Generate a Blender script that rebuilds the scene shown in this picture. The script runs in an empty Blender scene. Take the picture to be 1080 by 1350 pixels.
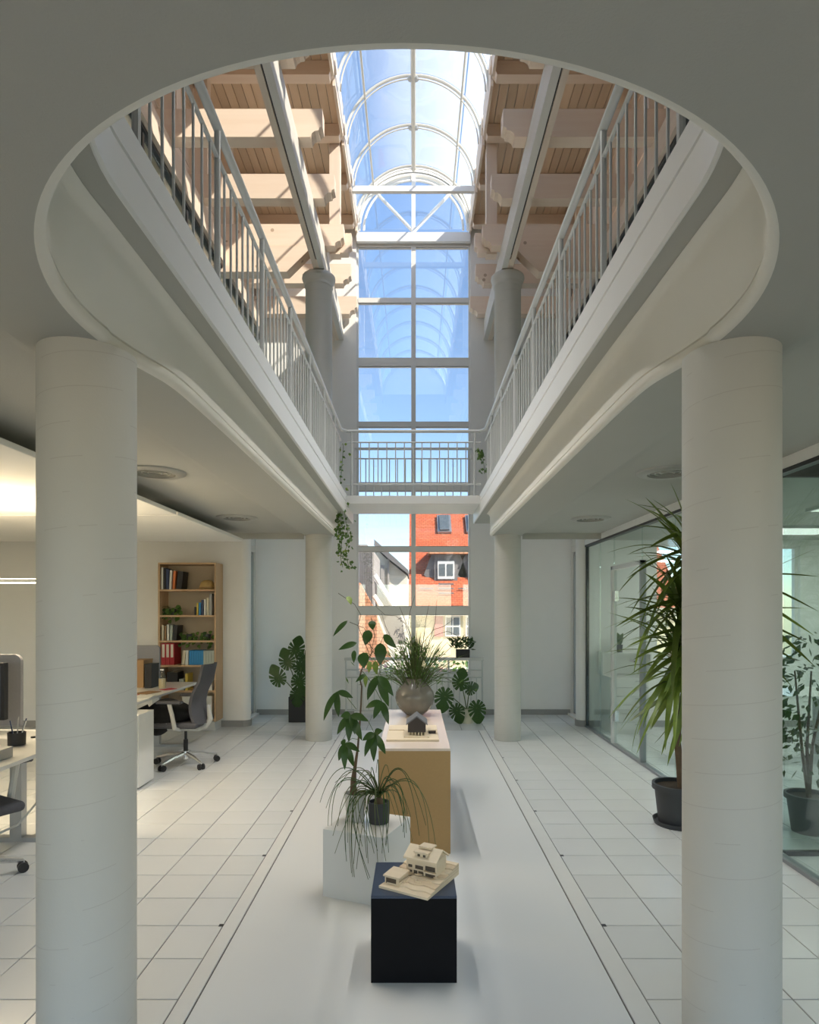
import bpy, math, random
from mathutils import Vector, Matrix
from mathutils.geometry import tessellate_polygon
random.seed(7)
S = bpy.context.scene
COL = S.collection
PI = math.pi

# ------------------------------------------------------------------ camera
F, CX0, CY0, EYE = 829.0, 547.0, 805.0, 1.58
cam_d = bpy.data.cameras.new('camera')
cam = bpy.data.objects.new('camera', cam_d); COL.objects.link(cam)
cam.location = (0, 0, EYE); cam.rotation_euler = (PI/2, 0, 0)
cam_d.sensor_fit = 'HORIZONTAL'; cam_d.sensor_width = 36.0
cam_d.lens = F/1080*36
cam_d.shift_x = (540-CX0)/1080; cam_d.shift_y = (CY0-675)/1080
cam_d.clip_start = 0.02; cam_d.clip_end = 500
S.camera = cam

# ------------------------------------------------------------------ world, sun, exposure
W = bpy.data.worlds.new('sky'); S.world = W; W.use_nodes = True
wn = W.node_tree; wn.nodes.clear()
sky = wn.nodes.new('ShaderNodeTexSky'); sky.sky_type = 'NISHITA'; sky.sun_disc = False
SUN_DIR = Vector((-1.0, 0.72, -0.98)).normalized()          # direction the light travels
sky.sun_elevation = math.asin(-SUN_DIR.z)
sky.sun_rotation = math.atan2(-SUN_DIR.x, -SUN_DIR.y)
sky.air_density = 1.0; sky.dust_density = 0.25; sky.ozone_density = 1.6
bg = wn.nodes.new('ShaderNodeBackground'); bg.inputs['Strength'].default_value = 0.25
wo = wn.nodes.new('ShaderNodeOutputWorld')
wn.links.new(sky.outputs[0], bg.inputs[0]); wn.links.new(bg.outputs[0], wo.inputs[0])

def light(name, kind, loc, energy, color=(1,1,1), **kw):
    d = bpy.data.lights.new(name, kind); d.energy = energy; d.color = color
    o = bpy.data.objects.new(name, d); COL.objects.link(o); o.location = loc
    for k, v in kw.items():
        if k == 'dir': o.rotation_euler = Vector(v).to_track_quat('-Z', 'Y').to_euler()
        else: setattr(d, k, v)
    return o
light('sun', 'SUN', (6, -6, 12), 8.0, (1.0, 0.88, 0.72), angle=0.009, dir=SUN_DIR)
# weak fill light added behind the camera; no entrance glazing is modelled
light('rear_fill_light', 'AREA', (0, -2.6, 1.5), 3, (0.94, 0.97, 1.0), shape='RECTANGLE', size=5.0, size_y=2.4, dir=(0, 1, 0.02))
# fill lights added under the two long roof beams to brighten the hall
for s in (-1, 1):
    lamp = light('beam_fill_light', 'AREA', (-0.02+s*1.14, 5.15, 5.683), 40, (1.0, 0.975, 0.94), shape='RECTANGLE', size=0.12, size_y=4.5, spread=math.radians(72)); lamp.rotation_euler = (0, s*math.radians(26), 0)
S.view_settings.view_transform = 'Standard'; S.view_settings.look = 'None'
S.view_settings.gamma = 1; S.view_settings.use_curve_mapping = False
S.view_settings.exposure = 0.32
S.cycles.max_bounces = 10; S.cycles.diffuse_bounces = 6; S.cycles.glossy_bounces = 5
S.cycles.transparent_max_bounces = 32; S.cycles.transmission_bounces = 6
S.cycles.sample_clamp_indirect = 6.0; S.cycles.use_denoising = True

# ------------------------------------------------------------------ helpers
def at(px, py, Y):
    return Vector(((px-CX0)/F*Y, Y, EYE+(CY0-py)/F*Y))
MID = -0.02
def mx(s, a): return MID+s*a

class MB:
    def __init__(self): self.v = []; self.f = []
    def add(self, vs, fs, M=None):
        b = len(self.v)
        self.v += [tuple(M @ Vector(p)) if M else tuple(p) for p in vs]
        self.f += [tuple(i+b for i in f) for f in fs]; return self
    def box(self, x0, x1, y0, y1, z0, z1, M=None):
        if x0 > x1: x0, x1 = x1, x0
        if y0 > y1: y0, y1 = y1, y0
        if z0 > z1: z0, z1 = z1, z0
        return self.add([(x0,y0,z0),(x1,y0,z0),(x1,y1,z0),(x0,y1,z0),(x0,y0,z1),(x1,y0,z1),(x1,y1,z1),(x0,y1,z1)],
                 [(0,3,2,1),(4,5,6,7),(0,1,5,4),(1,2,6,5),(2,3,7,6),(3,0,4,7)], M)
    def prism(self, pts, fn, a, b, M=None):
        """polygon pts (2-D) extruded from a to b; fn(u, v, t) -> 3-D"""
        n = len(pts)
        tri = tessellate_polygon([[Vector((p[0], p[1], 0)) for p in pts]])
        vs = [fn(p[0], p[1], a) for p in pts]+[fn(p[0], p[1], b) for p in pts]
        fs = [tuple(t) for t in tri]+[tuple(i+n for i in reversed(t)) for t in tri]
        fs += [(i, (i+1) % n, (i+1) % n+n, i+n) for i in range(n)]
        return self.add(vs, fs, M)
    def tube(self, path, r, n=10, cap=True, M=None):
        path = [Vector(p) for p in path]
        rs = r if isinstance(r, (list, tuple)) else [r]*len(path)
        vs = []; fs = []; ref = None
        for i, p in enumerate(path):
            a = path[max(0, i-1)]; b = path[min(len(path)-1, i+1)]
            t = (b-a).normalized()
            if ref is None: ref = Vector((0,0,1)) if abs(t.z) < .9 else Vector((1,0,0))
            u = (ref-t*ref.dot(t)).normalized(); w = t.cross(u); ref = u
            for k in range(n):
                an = 2*PI*k/n
                vs.append(p+(u*math.cos(an)+w*math.sin(an))*rs[i])
        for i in range(len(path)-1):
            for k in range(n):
                fs.append((i*n+k, i*n+(k+1) % n, (i+1)*n+(k+1) % n, (i+1)*n+k))
        if cap:
            fs.append(tuple(reversed(range(n)))); fs.append(tuple(range((len(path)-1)*n, len(path)*n)))
        return self.add(vs, fs, M)
    def lathe(self, prof, n=32, c=(0,0,0), M=None, closed=False):
        vs = []; fs = []
        for (r, z) in prof:
            for k in range(n):
                a = 2*PI*k/n
                vs.append((c[0]+r*math.cos(a), c[1]+r*math.sin(a), c[2]+z))
        m = len(prof)
        for i in range(m if closed else m-1):
            j = (i+1) % m
            for k in range(n):
                fs.append((i*n+k, i*n+(k+1) % n, j*n+(k+1) % n, j*n+k))
        if not closed:
            if prof[0][0] > 1e-5: fs.append(tuple(reversed(range(n))))
            if prof[-1][0] > 1e-5: fs.append(tuple(range((m-1)*n, m*n)))
        return self.add(vs, fs, M)
    def sweep(self, path, prof):
        """path: list of (point2, outward normal2); prof: list of (outward offset, z)"""
        m = len(prof); vs = []; fs = []
        for (p, nn) in path:
            for (o, z) in prof: vs.append((p[0]+nn[0]*o, p[1]+nn[1]*o, z))
        for i in range(len(path)-1):
            for k in range(m-1):
                fs.append((i*m+k, i*m+k+1, (i+1)*m+k+1, (i+1)*m+k))
        return self.add(vs, fs)
    def mesh(self, name, mat=None, smooth=False, angle=None):
        me = bpy.data.meshes.new(name); me.from_pydata([tuple(v) for v in self.v], [], self.f)
        if mat: me.materials.append(mat)
        me.update()
        if smooth:
            me.polygons.foreach_set('use_smooth', [True]*len(me.polygons))
            if angle is not None: me.set_sharp_from_angle(angle=math.radians(angle))
        return me
    def build(self, name, mat=None, parent=None, smooth=False, angle=35, loc=None):
        return place(name, self.mesh(name, mat, smooth, angle), parent, loc)

def place(name, me, parent=None, loc=None, rot=None, scale=None, mat4=None):
    o = bpy.data.objects.new(name, me); COL.objects.link(o)
    if parent: o.parent = parent
    if loc is not None: o.location = loc
    if rot is not None: o.rotation_euler = rot
    if scale is not None: o.scale = scale
    if mat4 is not None: o.matrix_basis = mat4
    return o
def bevel(o, w=0.004, seg=2):
    m = o.modifiers.new('bevel', 'BEVEL'); m.width = w; m.segments = seg; m.limit_method = 'ANGLE'; return o
def tag(o, label=None, cat=None, group=None, kind=None):
    if label: o['label'] = label
    if cat: o['category'] = cat
    if group: o['group'] = group
    if kind: o['kind'] = kind
    return o
def thing(name, label, cat, loc=(0,0,0), rz=0, group=None):
    o = bpy.data.objects.new(name, None); COL.objects.link(o); o.empty_display_size = .1
    o.location = loc; o.rotation_euler = (0, 0, rz); return tag(o, label, cat, group)
def struct(o): o['kind'] = 'structure'; return o
def stuff(o): o['kind'] = 'stuff'; return o
ORD = ['first','second','third','fourth','fifth','sixth','seventh','eighth','ninth','tenth','eleventh','twelfth']

# ------------------------------------------------------------------ materials
def newmat(name):
    m = bpy.data.materials.new(name); m.use_nodes = True; nt = m.node_tree; nt.nodes.clear()
    out = nt.nodes.new('ShaderNodeOutputMaterial'); return m, nt, out
def mixcol(nt, fac, a, b, mode='MIX'):
    n = nt.nodes.new('ShaderNodeMix'); n.data_type = 'RGBA'; n.blend_type = mode
    for sock, val in ((n.inputs['Factor'], fac), (n.inputs[6], a), (n.inputs[7], b)):
        if hasattr(val, 'is_linked') or hasattr(val, 'links'): nt.links.new(val, sock)
        else: sock.default_value = val if not isinstance(val, tuple) else (*val[:3], 1)
    return n.outputs[2]
def mth(nt, op, a, b=None, c=None):
    n = nt.nodes.new('ShaderNodeMath'); n.operation = op
    for i, val in enumerate((a, b, c)):
        if val is None: continue
        if hasattr(val, 'links'): nt.links.new(val, n.inputs[i])
        else: n.inputs[i].default_value = val
    return n.outputs[0]
def noise(nt, vec, scale, detail=3, rough=.5):
    n = nt.nodes.new('ShaderNodeTexNoise'); n.inputs['Scale'].default_value = scale
    n.inputs['Detail'].default_value = detail; n.inputs['Roughness'].default_value = rough
    if vec is not None: nt.links.new(vec, n.inputs['Vector'])
    return n.outputs['Fac']
def coords(nt, kind='Object', scale=None):
    t = nt.nodes.new('ShaderNodeTexCoord'); v = t.outputs[kind]
    if scale:
        mp = nt.nodes.new('ShaderNodeMapping'); mp.inputs['Scale'].default_value = scale
        nt.links.new(v, mp.inputs['Vector']); v = mp.outputs['Vector']
    return v
def P(name, col, rough=.5, metal=0., var=.05, vscale=6., bump=0., bscale=80., coat=0., emis=None, spec=.5, rnd=0., alpha=None):
    m, nt, out = newmat(name)
    p = nt.nodes.new('ShaderNodeBsdfPrincipled'); nt.links.new(p.outputs[0], out.inputs[0])
    v = coords(nt)
    f = noise(nt, v, vscale)
    lo = tuple(max(0, c*(1-var)) for c in col); hi = tuple(min(1, c*(1+var)) for c in col)
    c = mixcol(nt, f, lo, hi)
    if rnd:
        oi = nt.nodes.new('ShaderNodeObjectInfo')
        k = mth(nt, 'MULTIPLY_ADD', oi.outputs['Random'], 2*rnd, 1-rnd)
        hs = nt.nodes.new('ShaderNodeHueSaturation'); nt.links.new(c, hs.inputs['Color']); nt.links.new(k, hs.inputs['Value']); c = hs.outputs[0]
    nt.links.new(c, p.inputs['Base Color'])
    p.inputs['Roughness'].default_value = rough; p.inputs['Metallic'].default_value = metal
    p.inputs['Coat Weight'].default_value = coat; p.inputs['Coat Roughness'].default_value = .08
    p.inputs['Specular IOR Level'].default_value = spec
    if bump:
        b = nt.nodes.new('ShaderNodeBump'); b.inputs['Strength'].default_value = bump; b.inputs['Distance'].default_value = .004
        nt.links.new(noise(nt, v, bscale, 4), b.inputs['Height']); nt.links.new(b.outputs[0], p.inputs['Normal'])
    if emis:
        p.inputs['Emission Color'].default_value = (*emis[:3], 1); p.inputs['Emission Strength'].default_value = emis[3]
    return m
def glass(name, tint=(.92,.96,.95), ior=1.5, rough=0.0, wave=0.0, boost=1.0, haze=0.0):
    m, nt, out = newmat(name)
    t = nt.nodes.new('ShaderNodeBsdfTransparent'); t.inputs[0].default_value = (*tint, 1)
    g = nt.nodes.new('ShaderNodeBsdfGlossy'); g.inputs['Roughness'].default_value = rough
    g.inputs['Color'].default_value = (.95, .97, 1, 1)
    ge = nt.nodes.new('ShaderNodeNewGeometry'); dt = nt.nodes.new('ShaderNodeVectorMath'); dt.operation = 'DOT_PRODUCT'
    nt.links.new(ge.outputs['Normal'], dt.inputs[0]); nt.links.new(ge.outputs['Incoming'], dt.inputs[1])
    k = mth(nt, 'SUBTRACT', 1.0, mth(nt, 'ABSOLUTE', dt.outputs['Value']))
    f0 = ((ior-1)/(ior+1))**2*boost                      # thin pane: Schlick reflectance, the same from both sides
    fac = mth(nt, 'MULTIPLY_ADD', mth(nt, 'POWER', k, 5.0), (1-f0)*.6, f0)
    if wave:
        b = nt.nodes.new('ShaderNodeBump'); b.inputs['Strength'].default_value = wave; b.inputs['Distance'].default_value = .01
        nt.links.new(noise(nt, coords(nt), 2.2, 2), b.inputs['Height']); nt.links.new(b.outputs[0], g.inputs['Normal'])
    src = t.outputs[0]
    if haze:
        tl = nt.nodes.new('ShaderNodeBsdfTranslucent'); tl.inputs[0].default_value = (.9, .95, 1, 1)
        mh = nt.nodes.new('ShaderNodeMixShader'); mh.inputs[0].default_value = haze
        nt.links.new(src, mh.inputs[1]); nt.links.new(tl.outputs[0], mh.inputs[2]); src = mh.outputs[0]
    mx_ = nt.nodes.new('ShaderNodeMixShader'); nt.links.new(fac, mx_.inputs[0])
    nt.links.new(src, mx_.inputs[1]); nt.links.new(g.outputs[0], mx_.inputs[2]); nt.links.new(mx_.outputs[0], out.inputs[0])
    return m
def wood(name, a, b, axis='X', rough=.6, knots=True, rnd=.08, gs=1.0):
    m, nt, out = newmat(name)
    p = nt.nodes.new('ShaderNodeBsdfPrincipled'); nt.links.new(p.outputs[0], out.inputs[0])
    sc = {'X': (1.2, 16, 16), 'Y': (16, 1.2, 16), 'Z': (16, 16, 1.2)}[axis]
    v = coords(nt, 'Object', tuple(x*gs for x in sc))
    oi = nt.nodes.new('ShaderNodeObjectInfo')
    ad = nt.nodes.new('ShaderNodeVectorMath'); ad.operation = 'ADD'
    sc_ = nt.nodes.new('ShaderNodeVectorMath'); sc_.operation = 'SCALE'
    cx = nt.nodes.new('ShaderNodeCombineXYZ')
    for i in range(3): nt.links.new(oi.outputs['Random'], cx.inputs[i])
    nt.links.new(cx.outputs[0], sc_.inputs[0]); sc_.inputs['Scale'].default_value = 37.0
    nt.links.new(v, ad.inputs[0]); nt.links.new(sc_.outputs[0], ad.inputs[1])
    n1 = noise(nt, ad.outputs[0], 1.0, 5, .6)
    c = mixcol(nt, n1, a, b)
    if knots:
        vo = nt.nodes.new('ShaderNodeTexVoronoi'); vo.inputs['Scale'].default_value = 3.2
        nt.links.new(coords(nt), vo.inputs['Vector'])
        k = mth(nt, 'LESS_THAN', vo.outputs['Distance'], .07)
        k = mth(nt, 'MULTIPLY', k, .65)
        c = mixcol(nt, k, c, (.30, .19, .11))
    k = mth(nt, 'MULTIPLY_ADD', oi.outputs['Random'], 2*rnd, 1-rnd)
    hs = nt.nodes.new('ShaderNodeHueSaturation'); nt.links.new(c, hs.inputs['Color']); nt.links.new(k, hs.inputs['Value'])
    nt.links.new(hs.outputs[0], p.inputs['Base Color']); p.inputs['Roughness'].default_value = rough
    bp = nt.nodes.new('ShaderNodeBump'); bp.inputs['Strength'].default_value = .15; bp.inputs['Distance'].default_value = .003
    nt.links.new(n1, bp.inputs['Height']); nt.links.new(bp.outputs[0], p.inputs['Normal'])
    return m
def column_mat():
    m, nt, out = newmat('column_paint')
    p = nt.nodes.new('ShaderNodeBsdfPrincipled'); nt.links.new(p.outputs[0], out.inputs[0])
    v = coords(nt); sp = nt.nodes.new('ShaderNodeSeparateXYZ'); nt.links.new(v, sp.inputs[0])
    ang = mth(nt, 'ARCTAN2', sp.outputs[1], sp.outputs[0])
    t = mth(nt, 'MULTIPLY_ADD', ang, -1/(2*PI), mth(nt, 'MULTIPLY', sp.outputs[2], 1/.118))
    fr = mth(nt, 'FRACT', t)
    line = mth(nt, 'LESS_THAN', fr, .022)
    brk = mth(nt, 'GREATER_THAN', noise(nt, v, 5.0, 3), .47)
    line = mth(nt, 'MULTIPLY', line, brk)
    base = mixcol(nt, noise(nt, v, 4.0), (.57,.57,.53), (.61,.608,.57))
    c = mixcol(nt, mth(nt, 'MULTIPLY', line, .45), base, (.42,.40,.37))
    nt.links.new(c, p.inputs['Base Color']); p.inputs['Roughness'].default_value = .55
    b = nt.nodes.new('ShaderNodeBump'); b.inputs['Strength'].default_value = .25; b.inputs['Distance'].default_value = .004
    h = mth(nt, 'SUBTRACT', mth(nt, 'MULTIPLY', noise(nt, v, 90, 4), .5), mth(nt, 'MULTIPLY', line, .6))
    nt.links.new(h, b.inputs['Height']); nt.links.new(b.outputs[0], p.inputs['Normal'])
    return m

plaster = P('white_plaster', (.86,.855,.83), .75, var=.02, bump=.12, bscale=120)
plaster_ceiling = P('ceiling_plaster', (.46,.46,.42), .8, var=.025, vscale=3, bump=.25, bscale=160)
plaster_cream = P('cream_plaster', (.80,.78,.71), .6, var=.02, bump=.1, bscale=90)
paint_white = P('white_paint', (.80,.80,.78), .45, var=.02)
paint_window = P('window_frame_paint', (.76,.76,.73), .4, var=.02)
vault_paint = P('cream_vault_paint', (.60,.57,.50), .45, var=.03)
metal_white = P('white_lacquered_steel', (.60,.615,.60), .35, var=.02, coat=.15)
metal_grey = P('grey_steel', (.42,.43,.43), .35, metal=.6, var=.04)
chrome = P('brushed_aluminium', (.72,.72,.72), .25, metal=.9, var=.03)
black_frame = P('black_frame', (.03,.032,.035), .4, var=.1)
black_plastic = P('black_plastic', (.012,.012,.013), .5, var=.2)
black_paint = P('black_lacquer_mdf', (.004,.004,.005), .6, var=.3, spec=.15)
grout = P('grey_grout', (.13,.125,.12), .9, var=.15, vscale=30)
tile_mat = P('white_ceramic_tile', (.70,.715,.705), .22, var=.03, vscale=2.5, bump=.04, bscale=50, rnd=.025)
runner_mat = P('white_smooth_floor', (.74,.755,.745), .33, var=.025, vscale=1.5, bump=.05, bscale=220)
strip_mat = P('pale_stone_strip', (.72,.725,.70), .35, var=.03, vscale=10)
base_mat = P('grey_baseboard', (.33,.325,.31), .6, var=.06)
larch_x = wood('pale_larch_across', (.76,.59,.455), (.86,.735,.605), 'X')
larch_y = wood('pale_larch_along', (.72,.57,.45), (.82,.72,.60), 'Y')
larch_z = wood('pale_larch_upright', (.72,.56,.44), (.83,.71,.58), 'Z')
plank_mat = wood('larch_plank', (.66,.48,.31), (.78,.61,.44), 'Y', rnd=.10)
oak = wood('oak_veneer', (.48,.31,.17), (.62,.43,.26), 'Z', knots=False, rnd=.04)
ply = wood('birch_ply', (.66,.52,.38), (.77,.64,.50), 'X', knots=False, rnd=.03)
mdf = P('brown_mdf', (.44,.275,.11), .6, var=.06, vscale=60, bump=.1, bscale=200)
pane_window = glass('window_pane_glass', (.94,.97,.99), boost=3.0)
pane_vault = glass('curved_acrylic_pane', (.90,.95,1.0), boost=1.5, wave=.5, rough=.02, haze=.26)
pane_office = glass('partition_glass', (.89,.95,.93), boost=1.3)
# ------------------------------------------------------------------ floor
REAR = 9.56
fl = MB().box(-6.2, 6.2, -2.8, REAR+.3, -.2, -.006).build('floor', grout); struct(fl)
def tile_rect(x0, x1, y0, y1): return (x0+.0028, x1-.0028, y0+.0028, y1-.0028)
cells = []
ys = [2.556+.3003*k for k in range(-3, 24)]; ys.append(REAR)
xl = [-.962]+[-1.193-.3*j for j in range(0, 16)]
xr = [.939]+[1.237+.3*j for j in range(0, 16)]
for i in range(len(ys)-1):
    for xs in (xl, xr):
        for j in range(len(xs)-1):
            cells.append((min(xs[j], xs[j+1]), max(xs[j], xs[j+1]), ys[i], ys[i+1]))
for y0, y1 in zip([8.29]+[y for y in ys if y > 8.35][:-1], [y for y in ys if y > 8.35]):
    for j in range(6):
        a = -.962+j*(1.901/6); cells.append((a, a+1.901/6, y0, y1))
def inview(c):
    x = min(abs(c[0]), abs(c[1])); return x/c[3] < .70 and c[3] > 2.35 and abs(c[1]+c[0])/2 < 5.6
seen = [c for c in cells if inview(c)]
def open_floor(c):     # in front of the partition, not under furniture
    return c[0] > -2.6 and c[1] < 2.40
seen.sort(key=lambda c: (not open_floor(c), c[2]))
shared = {}
def tile_mesh(w, d):
    k = (round(w, 3), round(d, 3))
    if k not in shared:
        b = MB(); e = .002
        v = [(-w/2,-d/2,-.007),(w/2,-d/2,-.007),(w/2,d/2,-.007),(-w/2,d/2,-.007),
             (-w/2,-d/2,-.0015),(w/2,-d/2,-.0015),(w/2,d/2,-.0015),(-w/2,d/2,-.0015),
             (-w/2+e,-d/2+e,0),(w/2-e,-d/2+e,0),(w/2-e,d/2-e,0),(-w/2+e,d/2-e,0)]
        f = [(0,1,5,4),(1,2,6,5),(2,3,7,6),(3,0,4,7),(4,5,9,8),(5,6,10,9),(6,7,11,10),(7,4,8,11),(8,9,10,11)]
        shared[k] = b.add(v, f).mesh('tile', tile_mat)
    return shared[k]
for c in seen[:300]:
    x0, x1, y0, y1 = tile_rect(*c)
    place('tile', tile_mesh(x1-x0, y1-y0), fl, ((x0+x1)/2, (y0+y1)/2, 0))
rest = MB()
inset = set(seen[:300])
for c in cells:
    if c in inset: continue
    x0, x1, y0, y1 = tile_rect(*c); rest.box(x0, x1, y0, y1, -.0065, 0)
stuff(rest.build('tile_field', tile_mat, fl))
# smooth white floor down the middle with its pale edge strips
struct(MB().box(-.878, .836, -2.8, 8.285, -.0062, .002).build('floor_center', runner_mat))
for i, (a, b) in enumerate(((-.958, -.886), (.844, .935))):
    t = MB().box(a, b, -2.8, 8.285, -.0062, .004).build('trim_%d' % (i+1), strip_mat); struct(t); bevel(t, .003, 2)
    # little drain slots along the strip
    xe = a-.014 if i == 0 else b+.014
    for k in range(7):
        yy = 3.156+.9*k
        MB().box(xe-.011, xe+.011, yy-.012, yy+.012, .0005, .0016).build('drain_slot', black_frame, t)

# ------------------------------------------------------------------ lower ceiling with the round opening
def path_normals(pts, inside):
    out = []
    for i, p in enumerate(pts):
        a = pts[max(0, i-1)]; b = pts[min(len(pts)-1, i+1)]
        t = Vector((b[0]-a[0], b[1]-a[1])).normalized(); n = Vector((t.y, -t.x))
        if n.dot(Vector(p)-Vector(inside(p))) < 0: n = -n
        out.append((p, (n.x, n.y)))
    return out
def lower_path():
    half = []; R, cy, w0 = 1.035, 2.08, .945
    y = 7.75
    while y > 2.18:
        a = math.sqrt(max(0, R*R-(y-cy)**2)); b = w0
        half.append((.5*(a+b+math.sqrt((a-b)**2+.0030)), y)); y -= .25 if y > 3.2 else .03
    a0 = math.asin((y+.0-cy)/R)
    r_end = half[-1][0]
    for k in range(0, 41):
        an = a0-(a0+PI/2)*k/40
        half.append((R*math.cos(an), cy+R*math.sin(an)))
    L = [(MID-a, y) for a, y in half]; Rr = [(MID+a, y) for a, y in reversed(half[:-1])]
    return L+Rr
def upper_path(w=.82, yend=8.6, cy=1.8):
    half = [(w, yend)]; y = yend-.3
    while y > cy: half.append((w, y)); y -= .3
    for k in range(25):
        an = -PI/2*k/24; half.append((w*math.cos(an), cy+w*math.sin(an)))
    return [(MID-a, y) for a, y in half]+[(MID+a, y) for a, y in reversed(half[:-1])]
inn = lambda p: (MID, max(p[1], 2.2))
LP = path_normals(lower_path(), inn); UP = path_normals(upper_path(), lambda p: (MID, max(p[1], 1.9)))
A = 1.33
poly = [(p[0]+n[0]*.026, p[1]+n[1]*.026) for p, n in LP]
poly = [(poly[0][0], 7.75)]+poly[1:-1]+[(poly[-1][0], 7.75)]
outer = [(MID+A, 7.75), (MID+A, -2.8), (MID-A, -2.8), (MID-A, 7.75)]
z2 = lambda u, v, t: (u, v, t)
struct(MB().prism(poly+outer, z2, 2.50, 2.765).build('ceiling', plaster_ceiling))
prof = [(.03, 2.50), (.018, 2.501), (.008, 2.506), (.001, 2.516), (0, 2.528), (.001, 2.542), (.010, 2.5445), (.010, 2.549), (.002, 2.551)]+[(.002, 2.552+.165*k/6) for k in range(1, 7)]+[(0, 2.735), (-.008, 2.752), (-.022, 2.764), (-.04, 2.769)]
b = MB()
for (p, n) in LP:                                    # the face leans from the round lower edge to a straight upper edge
    if p[1] > 1.8: tp = (mx(-1 if p[0] < MID else 1, .945), p[1])
    else:
        d = Vector((p[0]-MID, p[1]-1.8)); d = d/max(d.length, 1e-6)*.945; tp = (MID+d.x, 1.8+d.y)
    for (o, z) in prof:
        t = min(1, max(0, (z-2.552)/.165)); x0, y0 = p[0]+n[0]*o, p[1]+n[1]*o
        b.v.append((x0+(tp[0]+(n[0]*o)-x0)*t, y0+(tp[1]+(n[1]*o)-y0)*t, z))
m_ = len(prof)
for i in range(len(LP)-1):
    for k in range(m_-1): b.f.append((i*m_+k, i*m_+k+1, (i+1)*m_+k+1, (i+1)*m_+k))
for e in (0, -1):                                    # close the band's ends
    p, n = LP[e]; b.box(p[0], p[0]+n[0]*.03, 7.735, 7.752, 2.51, 2.77)
struct(b.build('trim_3', plaster_cream, smooth=True, angle=40))
# ceilings beside the soffit band, a little higher, ending short of the rear wall
for s, nm in ((-1, 'ceiling_left'), (1, 'ceiling_right')):
    b = MB(); y0, y1 = -2.8, 7.8
    pr = [(A-.01, 2.52), (A+.03, 2.535), (A+.09, 2.54), (6.0, 2.54), (6.0, 2.77), (A-.01, 2.77)]
    b.prism(pr, lambda u, v, t: (mx(s, u), t, v), y0, y1)
    b.box(mx(s, 2.36), mx(s, 6.0), y1, 8.56, 2.54, 2.77)
    b.box(mx(s, 1.36), mx(s, 2.36), y1, y1+.04, 2.47, 2.77)
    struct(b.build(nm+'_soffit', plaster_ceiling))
# gallery slab and its white fascia
poly = [(p[0]+n[0]*.012, p[1]+n[1]*.012) for p, n in UP]
poly[0] = (poly[0][0], 8.6); poly[-1] = (poly[-1][0], 8.6)
outer = [(6.0, 8.6), (6.0, -2.8), (-6.0, -2.8), (-6.0, 8.6)]
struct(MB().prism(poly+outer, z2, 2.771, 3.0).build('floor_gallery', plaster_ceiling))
struct(MB().prism(poly+outer, z2, 3.0005, 3.006).build('floor_gallery_bounce', P('pale_bounce_layer', (.78,.76,.72), .5, var=.03)))  # unseen pale layer added to bounce light up onto the roof timber
prof = [(.013, 2.768), (.008, 2.768), (0, 2.776), (0, 2.905), (.009, 2.907), (.009, 2.917), (0, 2.919), (0, 3.008), (.05, 3.008)]
struct(MB().sweep(UP, prof).build('trim_4', paint_white, smooth=True, angle=30))

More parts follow.
